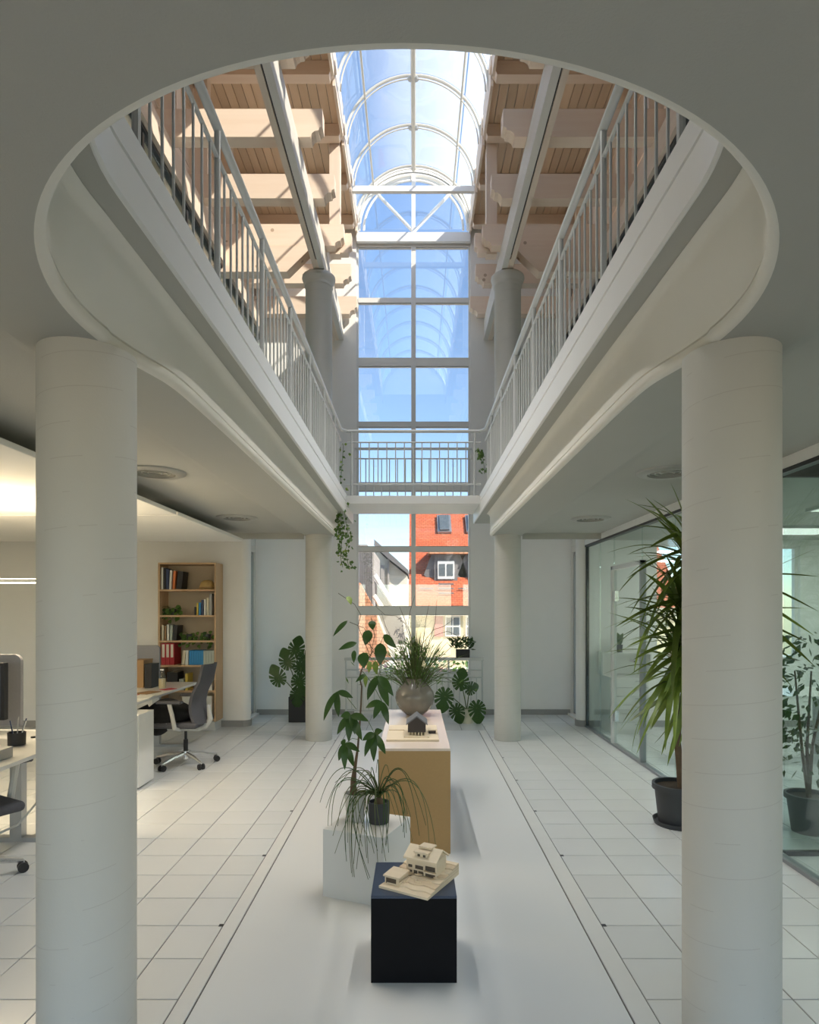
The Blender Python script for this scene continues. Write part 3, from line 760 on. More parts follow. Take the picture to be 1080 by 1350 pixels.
for (c, Y, tips, spx, w) in whorls:
    cp = q(*cpx(*c), Y)
    s0 = q(spx[0], spx[1], 3.6)
    MB().tube([s0, (s0+cp)/2+Vector((0, 0, .018)), cp], .0018, 6).build('petiole', stem_g, mt, smooth=True)
    for i, tp in enumerate(tips):
        e = q(*cpx(*tp), Y-.05+.10*random.random())
        leaf_between(mt, cp, e, w*.0013, leaf_dark, up=(.1*(i-2), -.9, .5), bend=.10)
singles = [((215,215),(108,332),26),((285,380),(148,432),34),((375,285),(345,398),52),((395,215),(402,285),40),((485,318),(575,418),42),((460,380),(455,548),62),
           ((335,450),(338,568),60),((265,435),(262,530),26),((380,515),(372,605),26),((420,515),(432,615),34),((345,612),(275,672),20),((347,615),(348,712),22),((215,35),(242,98),30),((350,612),(305,665),14)]
for i, (b0, t0, w) in enumerate(singles):
    Y = 3.5+.12*random.random()
    leaf_between(mt, q(*cpx(*b0), Y), q(*cpx(*t0), Y-.03), w/K*Y/F*1.45, leaf_light if i in (8, 9, 12, 11) else leaf_dark, up=(random.uniform(-.4, .4), -.9, .3), bend=.08)
for pth in ([(488,864), (480,845), (472,825), (476,811), (468,797), (446,782)], [(490,860), (486,838), (480,828), (461,820)], [(492,856), (487,850), (478,843)], [(490,858), (494,838), (490,815)], [(491,858), (502,848), (506,838)], [(491,858), (500,870), (501,890)]):
    MB().tube([q(x, y, 3.56) for x, y in pth], .0016, 6).build('twig', twig, mt, smooth=True)

# thin-leaved ponytail palm in the charcoal pot
charcoal = P('charcoal_pot', (.045,.047,.05), .55, var=.1)
pp = thing('potted_plant', 'small plant with long thin arching leaves in a charcoal pot', 'potted plant', (-.205, 3.585, .3745))
q = loc_fn(pp)
pot(pp, .056, .060, .118, charcoal)
MB().lathe([(.028, .09), (.030, .11), (.018, .135), (.006, .15), (0, .152)], 16).build('bulb', bark, pp, smooth=True)
O2, K2 = (400, 980), 3.857
ends = [((210,200),(225,505)),((190,235),(245,660)),((150,260),(330,692)),((200,290),(300,525)),((130,190),(125,420)),((300,150),(180,225)),((170,330),(220,600)),((250,250),(150,470)),
        ((520,60),(590,470)),((620,150),(640,515)),((500,230),(515,480)),((480,240),(555,500)),((470,300),(420,525)),((300,330),(330,610)),((260,280),(360,560)),((330,250),(420,600)),
        ((430,160),(520,400)),((330,170),(240,330)),((230,120),(115,330)),((440,280),(500,420)),((420,330),(400,560)),((320,320),(270,640)),((480,200),(530,360)),((350,200),(300,300)),
        ((385,120),(370,150)),((420,150),(440,180)),((340,170),(345,190)),((300,280),(160,560)),((420,220),(470,300)),((200,330),(260,680))]
ends += [((a[0]+random.uniform(-50, 50), a[1]+random.uniform(-30, 60)), (e[0]+random.uniform(-45, 45), e[1]+random.uniform(-60, 30))) for a, e in ends[:22]]
for i, (ap, en) in enumerate(ends):
    Y0 = 3.585; dy = random.uniform(-.16, .10)
    p0 = Vector((random.uniform(-.012, .012), random.uniform(-.012, .012), .145))
    py2 = O2[1]+en[1]/K2
    if py2 > 1088: ya, yb = 3.36, 3.27+random.uniform(-.03, .03)       # falls in front of the plinth
    else: ya, yb = Y0+dy*.5, Y0+dy
    p1 = q(O2[0]+ap[0]/K2, O2[1]+(ap[1]-150)/K2, ya); p2 = q(O2[0]+en[0]/K2, py2, yb)
    pth = [p0*(1-t)**2+p1*2*t*(1-t)+p2*t*t for t in [j/14 for j in range(15)]]
    MB().tube(pth, [.0034-.002*j/14 for j in range(15)], 5).build('leaf', leaf_grass if i % 2 else leaf_dark, pp, smooth=True)

# round vase with wild grass bouquet on the tan plinth
vm_, nt_, out_ = newmat('smoked_glass')
p_ = nt_.nodes.new('ShaderNodeBsdfPrincipled'); p_.inputs['Base Color'].default_value = (.27,.25,.215,1); p_.inputs['Roughness'].default_value = .04
p_.inputs['Specular IOR Level'].default_value = .8
tr_ = nt_.nodes.new('ShaderNodeBsdfTransparent'); tr_.inputs[0].default_value = (.72,.69,.63,1)
ms_ = nt_.nodes.new('ShaderNodeMixShader'); 
f_ = mth(nt_, 'MULTIPLY_ADD', noise(nt_, coords(nt_), 5.0, 2), .2, .52); nt_.links.new(f_, ms_.inputs[0])
nt_.links.new(tr_.outputs[0], ms_.inputs[1]); nt_.links.new(p_.outputs[0], ms_.inputs[2]); nt_.links.new(ms_.outputs[0], out_.inputs[0])
vs = thing('vase', 'round smoked-glass vase on the long tan plinth', 'vase', (.0, 5.38, .6865))
pr = [(.0, 0), (.06, .0), (.075, .006), (.12, .045), (.155, .095), (.169, .15), (.160, .20), (.130, .245), (.098, .275), (.085, .300), (.092, .318), (.090, .318), (.081, .300), (.094, .274), (.126, .242), (.156, .198), (.165, .15), (.151, .097), (.116, .050), (.06, .02), (0, .018)]
MB().lathe(pr, 56).build('body', vm_, vs, smooth=True, angle=60)
bq = thing('bouquet', 'loose bouquet of wild green grasses and bare twigs in the round vase', 'bouquet', (.0, 5.38, .7065))
q = loc_fn(bq)
m = MB(); m2 = MB()
for i in range(280):
    az = random.uniform(0, 2*PI); sp = abs(random.gauss(0, .25)); h = random.uniform(.36, .72)
    if sp > .46: sp = .46*random.random()
    p0 = Vector((random.uniform(-.02, .02), random.uniform(-.02, .02), .03)); pm = Vector((.06*math.cos(az)*min(1, sp*4), .06*math.sin(az)*min(1, sp*4), .30))
    p2 = Vector((sp*math.cos(az), sp*math.sin(az), h-.35*sp*sp/.2*.5))
    pth = []
    for j in range(8):
        t = j/7; pth.append(p0*(1-t)**3+pm*3*t*(1-t)**2*.75+(pm*.45+p2*.55+Vector((0,0,.06)))*3*t*t*(1-t)+p2*t**3)
    (m if i % 3 else m2).tube(pth, [.0022]*7+[.0006], 4)
stuff(m.build('grass_stalks', leaf_grass, bq, smooth=True)); stuff(m2.build('grass_stalks', leaf_mid, bq, smooth=True))
lf = MB()
for i in range(420):
    az = random.uniform(0, 2*PI); r = abs(random.gauss(0, .19)); z = random.uniform(.33, .62)-.3*r
    c = Vector((r*math.cos(az)-.02, r*math.sin(az), z)); d = Vector((math.cos(az)*.6+random.uniform(-.4,.4), math.sin(az)*.6+random.uniform(-.4,.4), random.uniform(-.2, 1))).normalized()
    L = random.uniform(.03, .075); sd = d.cross(Vector((random.uniform(-1,1), random.uniform(-1,1), .3))).normalized()*random.uniform(.004, .009)
    lf.add([c, c+d*L*.5-sd, c+d*L, c+d*L*.5+sd], [(0,1,2,3)])
stuff(lf.build('small_leaves', leaf_mid, bq))
for pth in ([(547,885),(543,850),(534,822),(522,812),(508,811),(496,800)], [(548,885),(545,850),(538,825),(541,805),(547,785)], [(550,885),(556,850),(572,830),(585,826),(600,815)], [(546,885),(542,840),(533,815),(527,800)], [(550,885),(560,860),(572,838),(590,832),(612,842)], [(549,885),(558,845),(562,815),(566,795)], [(551,885),(565,850),(574,820),(576,790)], [(545,885),(520,850),(508,825),(503,808)], [(551,885),(575,872),(598,850),(606,835)], [(553,885),(590,895),(605,905)]):
    MB().tube([q(x, y, 5.38+random.uniform(-.1, .1) if j else 5.38) for j, (x, y) in enumerate(pth)], [.0035]+[.0022]*(len(pth)-2)+[.0012], 6).build('twig', twig, bq, smooth=True)

# monsteras
def monstera_mesh(name='leaf'):
    n = 130; m = MB(); out = []
    for i in range(n+1):
        a = -PI+2*PI*i/n
        r = .5*(1.0-.18*math.cos(a)*-1)*(1-.12*abs(math.sin(a)))
        heart = 1.0 if abs(abs(a)-PI) > .25 else .45+.55*abs(abs(a)-PI)/.25
        notch = 1.0
        if .35 < abs(a) < 2.5:
            k = (abs(a)-.35)/(2.15/5); fr = k-math.floor(k)
            notch = .42 if fr > .82 else 1.0
        out.append((r*heart*notch, a))
    m.v.append((0, 0, 0))
    for r, a in out:
        x = r*math.sin(a); y = r*math.cos(a)*(1.15 if math.cos(a) < 0 else 1.15+.3*math.cos(a)**6)
        m.v.append((x, y, -.35*x*x-.25*max(0, y)**2))
    m.f = [(0, i+1, i+2) for i in range(n)]
    return m.mesh(name, leaf_dark, True, 180)
mon = monstera_mesh()
def mon_leaf(root, q, px, py, Y, size, rot, base):
    c = q(px, py, Y)
    M = Matrix.Translation(c) @ Matrix.Rotation(rot[2], 4, 'Y') @ Matrix.Rotation(rot[0], 4, 'X') @ Matrix.Scale(size*1.12, 4)
    place('leaf', mon, root, mat4=M)
    b = Vector(base); top = c
    MB().tube([b, b*.4+top*.6+Vector((0, 0, .05)), top], .007, 6).build('petiole', stem_g, root, smooth=True)
black_pot = P('black_planter', (.008,.008,.009), .5, var=.2)
ma = thing('potted_plant', 'split-leaf plant in a square black planter at rear left', 'potted plant', (-1.66, 9.0, 0))
q = loc_fn(ma)
pm_ = MB().box(-.125, .125, -.125, .125, 0, .36).build('planter', black_pot, ma); bevel(pm_, .006)
MB().box(-.11, .11, -.11, .11, .36, .365).build('soil', soil, ma)
for (px, py, Y, sz, rx, ry) in ((390, 857, 9.0, .24, 1.3, .2), (379, 873, 8.95, .24, 1.4, -.4), (367, 895, 8.85, .24, 1.5, -.5), (397, 880, 8.9, .24, 1.2, 2.2), (395, 899, 8.85, .26, 1.4, 2.9), (392, 915, 8.82, .22, 1.5, 3.2), (401, 868, 9.1, .22, 1.2, 1.2)):
    mon_leaf(ma, q, px, py, Y, sz, (rx, 0, ry), (.0, 0, .36))
cream_pot = P('cream_ceramic_pot', (.62,.60,.45), .45, var=.04)
mb_ = thing('potted_plant', 'split-leaf plant in a cream ceramic pot beside the low railing', 'potted plant', (.735, 8.88, 0))
q = loc_fn(mb_)
MB().lathe([(0, 0), (.10, 0), (.115, .05), (.10, .13), (.075, .19), (.082, .20), (.07, .20), (.066, .17), (0, .17)], 36).build('pot', cream_pot, mb_, smooth=True, angle=50)
for (px, py, Y, sz, rx, ry) in ((586, 918, 8.75, .27, 1.5, 3.3), (607, 900, 8.8, .24, 1.3, .25), (602, 937, 8.7, .22, 1.5, 2.8), (629, 934, 8.7, .25, 1.5, 3.0), (620, 908, 8.95, .20, 1.0, 1.4)):
    mon_leaf(mb_, q, px, py, Y, sz, (rx, 0, ry), (0, 0, .18))

# planter box hung on the low railing
pb = thing('planter_box', 'small dark planter with a bushy plant on top of the low railing', 'planter', (.72, 9.32, .887))
MB().box(-.11, .09, -.055, .055, 0, .12).build('box', black_pot, pb)
lm = MB()
for i in range(120):
    c = Vector((random.uniform(-.18, .16), random.uniform(-.08, .08), .12+random.uniform(0, .14))); d = Vector((random.uniform(-1,1), random.uniform(-.6,.6), random.uniform(-.1,.9))).normalized()
    sd = d.cross(Vector((0,1,.2))).normalized()*.011; lm.add([c, c+d*.04-sd, c+d*.09, c+d*.04+sd], [(0,1,2,3)])
stuff(lm.build('leaves', leaf_dark, pb))

# yucca by the right foreground column
yu = thing('potted_plant', 'large spiky sword-leaved plant in a black pot behind the right column', 'potted plant', (1.95, 4.66, 0))
q = loc_fn(yu)
MB().lathe([(0, 0), (.165, 0), (.178, .035), (.172, .035), (.16, .012), (0, .012)], 36).build('saucer', charcoal, yu, smooth=True, angle=30)
o = pot(yu, .135, .168, .30, charcoal, rim=.014)
for nm_, pth, rr in (('trunk', [(899,1040),(896,1005),(893,975),(896,940),(903,905)], .030), ('trunk', [(903,1040),(912,1000),(922,940),(925,860),(922,800)], .026)):
    MB().tube([q(x, y, 4.66) for x, y in pth], [rr, rr*.9, rr*.8, rr*.75, rr*.6], 10).build(nm_, bark, yu, smooth=True)
sword = lambda x: min(1, (x*5+.45))*max(0, 1-x)**.55 if x < 1 else 0
exp_ = [((838,665),(912,708)),((836,693),(915,712)),((856,722),(915,705)),((826,763),(912,720)),((811,788),(905,815)),((814,811),(905,862)),((811,827),(915,790)),((826,853),(915,828)),
        ((832,917),(908,855)),((828,953),(912,900)),((872,996),(906,895)),((848,754),(893,815)),((853,757),(890,805)),((878,748),(893,830)),((905,745),(900,850)),((838,792),(905,845)),
        ((846,940),(905,870)),((858,962),(908,890)),((884,1000),(910,880)),((895,985),(915,870)),((845,905),(900,840)),((862,880),(885,850)),((823,800),(905,835)),((850,840),(905,860)),
        ((880,1010),(915,905)),((900,1020),(915,915)),((868,775),(912,850)),((870,930),(900,842)),((840,858),(900,890)),((835,870),(905,850))]
for i, (tp, bs) in enumerate(exp_):
    dy = random.uniform(-.25, .12); b0 = q(bs[0]+6, bs[1], 4.66); e = q(tp[0], tp[1], 4.66+dy)
    leaf_between(yu, b0, e, random.uniform(.05, .075), leaf_yucca, up=(random.uniform(-.3,.3), -.4, .9), bend=random.uniform(.04, .13), shape=sword, fold=.25)
for i in range(160):
    hp = random.choice([(900, 880), (905, 800), (900, 850), (912, 740)])
    b0 = q(hp[0], hp[1], 4.66)+Vector((random.uniform(-.03,.03), random.uniform(-.03,.03), random.uniform(-.08,.08)))
    az = random.uniform(0, 2*PI); el = random.uniform(-1.15, 1.1); L = random.uniform(.42, .68)
    if math.cos(az) > .25: L *= .7
    e = b0+Vector((math.cos(az)*math.cos(el), math.sin(az)*math.cos(el), math.sin(el)))*L-Vector((0, 0, .12 if el < .5 else 0))
    if e.x > .36: e.x = .36
    leaf_between(yu, b0, e, random.uniform(.045, .07), leaf_yucca, up=(0, 0, 1) if abs(el) < 1 else (1, 0, 0), bend=random.uniform(.05, .16), shape=sword, fold=.25)

for (tp, Yt) in (((1048, 676), 3.75), ((1079, 722), 3.62), ((1080, 760), 3.6), ((1062, 802), 3.66), ((1079, 806), 3.58), ((1074, 838), 3.6), ((1066, 848), 3.7), ((1076, 880), 3.58), ((1052, 872), 3.72), ((1044, 905), 3.75)):
    e = q(tp[0], tp[1], Yt)
    leaf_between(yu, q(922, 790+random.uniform(-40, 50), 4.62), e, random.uniform(.045, .065), leaf_yucca, up=(-.3, -.3, .9), bend=random.uniform(.03, .09), shape=sword, fold=.25)

# bushy plant behind the glass
fb = thing('potted_plant', 'dark bushy plant in a black pot behind the glass at the right edge', 'potted plant', (2.82, 4.50, 0))
pot(fb, .11, .145, .27, charcoal, rim=.012)
for k in range(3): MB().tube([(0, 0, .24), (.05*(k-1), .02*k, .6), (.10*(k-1), -.03*k, 1.15)], [.014, .011, .006], 7).build('stem', bark, fb, smooth=True)
lf = MB()
for i in range(420):
    a = random.uniform(0, 2*PI); r = random.random()**.6*.30; z = random.uniform(.42, 1.42); r *= .55+.6*math.sin(PI*min(1, (z-.3)/1.2))
    c = Vector((r*math.cos(a), r*math.sin(a), z)); d = Vector((math.cos(a)+random.uniform(-.6,.6), math.sin(a)+random.uniform(-.6,.6), random.uniform(-1.2, .3))).normalized()
    L = random.uniform(.06, .10); sd = d.cross(Vector((random.uniform(-1,1), random.uniform(-1,1), .6))).normalized()*L*.22
    lf.add([c, c+d*L*.45-sd, c+d*L, c+d*L*.45+sd], [(0,1,2,3)])
stuff(lf.build('leaves', leaf_dark, fb))

# vines hanging from the gallery ends
def vine(label, pts, spread, n, root_loc):
    t = thing('hanging_vine', label, 'hanging plant', root_loc); q = loc_fn(t)
    for ln in pts:
        MB().tube([q(*p) for p in ln], .003, 5).build('stem', stem_g, t, smooth=True)
    lv = MB(); ly = MB()
    for i in range(n):
        ln = random.choice(pts); k = random.randrange(len(ln)-1); f = random.random()
        c = q(*ln[k]).lerp(q(*ln[k+1]), f)+Vector((random.gauss(0, spread), random.gauss(0, spread*.6), random.gauss(0, spread*.6)))
        d = Vector((random.uniform(-1,1), random.uniform(-1,.5), random.uniform(-1,.3))).normalized(); L = random.uniform(.035, .06)
        sd = d.cross(Vector((random.uniform(-1,1), 1, random.uniform(-1,1)))).normalized()*L*.36
        (ly if random.random() < .12 else lv).add([c, c+d*L*.35-sd, c+d*L, c+d*L*.35+sd], [(0,1,2,3)])
    stuff(lv.build('leaves', leaf_mid, t)); stuff(ly.build('yellowed_leaves', leaf_light, t))
Yv = 7.55
vine('long leafy vine hanging from the left gallery end', [[(453,585,Yv),(452,600,Yv),(450,625,Yv),(447,650,Yv),(449,680,Yv),(452,700,Yv),(449,735,Yv),(452,748,Yv)], [(450,640,Yv),(445,680,Yv),(447,710,Yv),(450,735,Yv)], [(452,660,Yv),(458,700,Yv),(462,712,Yv),(455,725,Yv),(460,748,Yv),(468,748,Yv)]], .030, 230, at(452, 660, Yv))
vine('short leafy vine on the right gallery end by the footbridge', [[(630,590,Yv),(636,600,Yv),(638,612,Yv),(639,625,Yv)], [(634,595,Yv),(632,605,Yv)]], .022, 40, at(636, 600, Yv))
# ------------------------------------------------------------------ glass office partition on the right
XG = 2.345
gp = thing('glass_partition', 'glass office wall with slim grey frame along the right side', 'partition', (XG, 0, 0))
alu = P('anodised_grey_frame', (.30,.31,.32), .35, metal=.5, var=.05)
MB().box(-.03, .03, 1.2, 8.555, 2.445, 2.47).build('top_channel', black_frame, gp)
MB().box(-.035, .035, 1.2, 8.555, 2.47, 2.54).build('header', paint_white, gp)
MB().box(-.03, .03, 1.2, 8.555, 0, .022).build('bottom_channel', alu, gp)
ys_p = [1.2, 2.1, 3.05, 4.06, 5.0, 5.66, 6.48, 7.39, 7.95, 8.53]
DOOR = (6.48, 7.39)
for a, b_ in zip(ys_p[:-1], ys_p[1:]):
    if (a, b_) == DOOR:
        MB().box(-.006, .006, a+.004, b_-.004, 2.09, 2.445).build('pane', pane_office, gp)
    else: MB().box(-.006, .006, a+.004, b_-.004, .022, 2.445).build('pane', pane_office, gp)
for y in (8.54, 4.06): MB().box(-.02, .02, y-.012, y+.012, .02, 2.45).build('end_post', black_frame, gp)
for y in (6.48, ): MB().box(-.03, .03, y-.03, y+.0, .02, 2.10).build('door_post', alu, gp)
MB().box(-.03, .03, 7.39, 7.425, .02, 2.10).build('door_post', metal_white, gp)
MB().box(-.03, .03, 6.45, 7.425, 2.06, 2.10).build('door_head', metal_white, gp)
dr = MB().box(-.005, .005, 6.49, 7.38, .03, 2.05).build('door_leaf', pane_office, gp)
for z in (.35, 1.75): MB().box(-.022, .022, 7.30, 7.39, z-.06, z+.06).build('hinge', chrome, dr)
MB().tube([(-.05, 6.56, 1.05), (-.05, 6.70, 1.05)], .010, 8).build('handle', chrome, dr, smooth=True)
gc = thing('glass_partition', 'glass cross wall with black edges meeting the office wall at the far right', 'partition', (XG+.04, 4.06, 0))
MB().box(0, 3.4, -.006, .006, .03, 2.44).build('pane', pane_office, gc)
MB().box(0, 3.4, -.015, .015, 0, .03).build('bottom_channel', black_frame, gc)
MB().box(0, 3.4, -.015, .015, 2.44, 2.54).build('top_channel', black_frame, gc)

cl = P('office_fill_diffuser', (.9, .9, .88), .5, emis=(1, .97, .92, .7))  # glowing panels and their area lights are added to brighten the glass office
for lab, y in (('added square lamp panel lighting the glass office, nearer one', 5.6), ('added square lamp panel lighting the glass office, farther one', 7.4), ('added square lamp panel lighting the front glass room', 2.6)):
    t = thing('ceiling_lamp', lab, 'ceiling lamp', (4.3, y, 2.54), 0)
    MB().box(-.62, .62, -.32, .32, -.03, -.0005).build('frame', metal_white, t); MB().box(-.59, .59, -.29, .29, -.034, -.03).build('diffuser', cl, t)
    light('ceiling_lamp_light', 'AREA', (4.3, y, 2.50), 15, (1, .97, .92), shape='RECTANGLE', size=1.1, size_y=.5, dir=(0, 0, -1))
# furniture in the right office
def drawer_unit(label, loc, w, d, h, n, hx):
    t = thing('drawer_cabinet', label, 'cabinet', loc)
    MB().box(-w/2, w/2, -d/2+.02, d/2, 0, h).build('body', white_lam, t)
    dh = (h-.06)/n
    for k in range(n):
        z = .05+k*dh
        o = MB().box(-w/2+.004, w/2-.004, -d/2, -d/2+.02, z+.003, z+dh-.003).build('drawer', white_lam, t)
        MB().tube([(hx-.05, -d/2-.015, z+dh*.75), (hx+.05, -d/2-.015, z+dh*.75)], .005, 6).build('handle', metal_grey, o, smooth=True)
    return t
drawer_unit('white drawer cabinet seen through the glass office wall', (2.75, 8.25, 0), .46, .5, .72, 6, .1)
sb = thing('sideboard', 'pale open sideboard at the back of the glass office', 'sideboard', (2.78, 8.40, .725))
for nm, bx in (('back', (-.3, .35, .10, .115, 0, .28)), ('side', (-.3, -.28, -.10, .10, 0, .28)), ('side', (.33, .35, -.10, .10, 0, .28)), ('top', (-.3, .35, -.10, .115, .28, .30))):
    MB().box(*bx).build(nm, white_lam, sb)
def small_plant(label, loc, h, n, potmat, r=.05):
    t = thing('potted_plant', label, 'potted plant', loc)
    pot(t, r*.8, r, .10, potmat)
    for i in range(n):
        az = 2*PI*i/n+random.random(); L = h*random.uniform(.6, 1)
        e = Vector((math.cos(az)*L*.6, math.sin(az)*L*.6, .1+L*random.uniform(.5, .9)))
        leaf_between(t, (0, 0, .08), e, L*.38, leaf_mid, up=(0, 0, 1), bend=.12)
    return t
small_plant('small leafy plant on the sideboard behind glass', (2.72, 8.36, 1.027), .22, 9, charcoal, .045)
tw = thing('office_table', 'white table inside the glass office behind the spiky plant', 'table', (3.75, 6.6, 0))
MB().box(-.75, .75, -.4, .4, .71, .735).build('tabletop', white_lam, tw)
for sx in (-1, 1):
    for sy in (-1, 1): MB().box(sx*.68-.025, sx*.68+.025, sy*.34-.025, sy*.34+.025, 0, .71).build('leg', metal_grey, tw)
for i, (x0, x1, z0, z1) in enumerate(((3.28, 4.1, .95, 2.50), (4.85, 5.25, .9, 2.47))):
    w = struct(MB().box(x0, x0+.04, 8.62, 8.68, z0, z1).box(x1-.04, x1, 8.62, 8.68, z0, z1).box(x0+.04, x1-.04, 8.62, 8.68, z0, z0+.04).box(x0+.04, x1-.04, 8.62, 8.68, z1-.04, z1).build('window_%d' % (7+i), paint_window))
    MB().box(x0+.04, x1-.04, 8.645, 8.655, z0+.04, z1-.04).build('pane', pane_window, w)
    if i == 0: MB().box((x0+x1)/2-.02, (x0+x1)/2+.02, 8.63, 8.67, z0+.04, z1-.04).build('mullion', paint_window, w)

# ------------------------------------------------------------------ recessed ceiling lamps
lens = P('frosted_lamp_lens', (.34,.34,.31), .25, var=.1)
ring_m = P('lamp_ring', (.42,.42,.39), .4, metal=.3, var=.05)
for (lab, x, y) in (('round recessed ceiling lamp, left side, nearer one', -1.80, 4.35), ('round recessed ceiling lamp, left side, farther one', -1.83, 6.47),
                    ('round recessed ceiling lamp, right side, nearer one', 1.75, 4.35), ('round recessed ceiling lamp, right side, farther one', 1.83, 6.55)):
    t = thing('ceiling_lamp', lab, 'ceiling lamp', (x, y, 2.54), 0, 'round recessed ceiling lamps')
    MB().lathe([(.135, -.018), (.175, -.022), (.205, -.010), (.21, -.0005), (.135, -.0005)], 40, closed=True).build('ring', ring_m, t, smooth=True, angle=40)
    MB().lathe([(.0, -.003), (.15, -.003), (.15, -.001), (0, -.001)], 36).build('lens', lens, t)
    for r in (.04, .08, .12): MB().lathe([(r, -.012), (r+.006, -.012), (r+.006, -.003), (r, -.003)], 30, closed=True).build('louvre_ring', ring_m, t)

# ------------------------------------------------------------------ left office: ceiling sails and lamp
sail = P('ceiling_sail_white', (.80,.79,.74), .7, var=.02)
for lab, y0, y1 in (('white suspended ceiling panel over the left office, nearer one', 2.6, 5.38), ('white suspended ceiling panel over the left office, farther one', 5.42, 7.47)):
    t = thing('ceiling_panel', lab, 'ceiling panel', (-3.55, (y0+y1)/2, 2.40))
    o = MB().box(-1.51, 1.51, -(y1-y0)/2, (y1-y0)/2, 0, .035).build('panel', sail, t); bevel(o, .005)
    for sx in (-1.2, 1.2):
        for sy in (-.38, .38): MB().tube([(sx, sy*(y1-y0), .035), (sx, sy*(y1-y0), .14)], .004, 6).build('hanger', chrome, t)
led = P('warm_led', (1, .9, .7), .5, emis=(1, .80, .50, 9))
pl = thing('pendant_lamp', 'slim warm linear pendant lamp over the left desks', 'pendant lamp', (-3.3, 4.6, 1.785))
MB().box(-.75, .75, -.06, .06, .0, .022).build('housing', metal_white, pl)
MB().box(-.73, .73, -.05, .05, -.004, .0).build('light_strip', led, pl)
MB().box(-.73, .73, -.05, .05, .022, .026).build('uplight_strip', led, pl)
for x in (-.6, .6): MB().tube([(x, 0, .026), (x, 0, .615)], .002, 5).build('cable', chrome, pl)
light('pendant_lamp_light', 'AREA', (-3.3, 4.6, 1.83), 26, (1, .80, .52), shape='RECTANGLE', size=1.4, size_y=.1, dir=(0, 0, 1))
light('pendant_lamp_light', 'AREA', (-3.3, 4.6, 1.775), 20, (1, .82, .58), shape='RECTANGLE', size=1.4, size_y=.1, dir=(0, 0, -1))

# ------------------------------------------------------------------ bookcase and its contents
BX0, BX1, BY0, BY1, BZ1 = -3.37, -2.61, 8.25, 8.555, 2.21
bc = thing('bookcase', 'tall oak bookcase against the left office rear wall', 'bookcase', (-2.99, 8.40, 0))
w2 = .38; d2 = .15
MB().box(-w2+.02, w2-.02, -d2+.02, d2, 0, .12).build('plinth_base', white_lam, bc)
for s in (-1, 1): MB().box(s*w2, s*(w2-.022), -d2, d2, .12, BZ1).build('side_panel', oak, bc)
MB().box(-w2+.022, w2-.022, -d2, d2, BZ1-.022, BZ1).build('top_panel', oak, bc)
MB().box(-w2+.022, w2-.022, d2-.008, d2, .12, BZ1-.022).build('back_panel', P('pale_back_panel', (.45,.38,.28), .7), bc)
SH = [.157, .53, .865, 1.187, 1.52, 1.86]
for z in SH: MB().box(-w2+.022, w2-.022, -d2+.005, d2-.008, z-.024, z).build('shelf', oak, bc)
def bcol(name, c): return P(name, c, .5, var=.05)
cb = {k: bcol('cover_'+k, c) for k, c in {'white': (.72,.71,.66), 'black': (.012,.012,.014), 'navy': (.03,.05,.12), 'orange': (.62,.17,.04), 'blue': (.03,.25,.55), 'palegreen': (.42,.47,.42), 'cream': (.66,.60,.45), 'yellow': (.62,.47,.08), 'red': (.42,.02,.03), 'grey': (.35,.35,.34), 'darkgreen': (.04,.07,.05), 'brown': (.30,.17,.07)}.items()}
paper = P('book_pages', (.70,.67,.58), .8)
def book(label, x, z, w, h, col, tilt=0, d=.2, cat='book', group=None, name='book'):
    t = thing(name, label, cat, (x, BY0+.02, z+.0005+w*math.sin(tilt)), 0, group)
    if tilt: t.rotation_euler = (0, tilt, 0)
    c = cb[col]
    MB().box(0, .003, 0, d, 0, h).build('cover', c, t); MB().box(w-.003, w, 0, d, 0, h).build('cover', c, t)
    MB().box(.003, w-.003, 0, .004, 0, h).build('spine', c, t)
    MB().box(.003, w-.003, .004, d-.004, .004, h-.004).build('pages', paper, t)
    return t
x = -3.335
for i, (w, h, c, tl, lab) in enumerate(((.022, .29, 'white', 0, 'tall white book at the left end of the top bookcase shelf'), (.03, .28, 'black', 0, 'thick black book beside the white one on the top shelf'),
      (.032, .265, 'navy', 0, 'navy book in the middle of the top bookcase shelf row'), (.028, .25, 'white', .05, 'off-white book right of the navy one on the top shelf'),
      (.028, .24, 'orange', .06, 'orange book on the top shelf'), (.07, .235, 'black', .10, 'wide dark book leaning at the right end of the top shelf row'))):
    book(lab, x, SH[5], w, h, c, tl); x += w+.006+(.012 if tl else 0)
x = -2.90
for (w, h, c, lab) in ((.02, .11, 'black', 'short black book on the second shelf from the top'), (.022, .16, 'yellow', 'yellow book on the second shelf from the top'), (.026, .165, 'blue', 'bright blue book on the second shelf from the top'),
      (.026, .20, 'navy', 'dark navy book on the second shelf from the top'), (.026, .21, 'white', 'white book beside the navy one on the second shelf'), (.03, .23, 'cream', 'cream book on the second shelf from the top'), (.03, .28, 'grey', 'tallest grey book at the right of the second shelf')):
    book(lab, x, SH[4], w, h, c); x += w+.008
x = -3.33
for (w, h, c, tl, lab) in ((.025, .20, 'cream', 0, 'cream book at the left of the third shelf'), (.02, .19, 'brown', 0, 'brown book on the third shelf'), (.025, .21, 'white', 0, 'white book on the third shelf'), (.03, .20, 'palegreen', .05, 'pale green book leaning on the third shelf'), (.045, .20, 'black', .08, 'thick black book leaning on the third shelf')):
    book(lab, x, SH[3], w, h, c, tl); x += w+.012
for i in range(3):
    t = thing('ring_binder', 'red ring binder, %s from the left on the fourth shelf' % ORD[i], 'binder', (-3.335+.057*i, BY0+.02, SH[2]+.0005), 0, 'red ring binders on the fourth shelf')
    MB().box(0, .053, 0, .25, 0, .285).build('cover', cb['red'], t); MB().box(.010, .043, -.001, .0, .10, .27).build('spine_label', paper, t)
x = -3.07
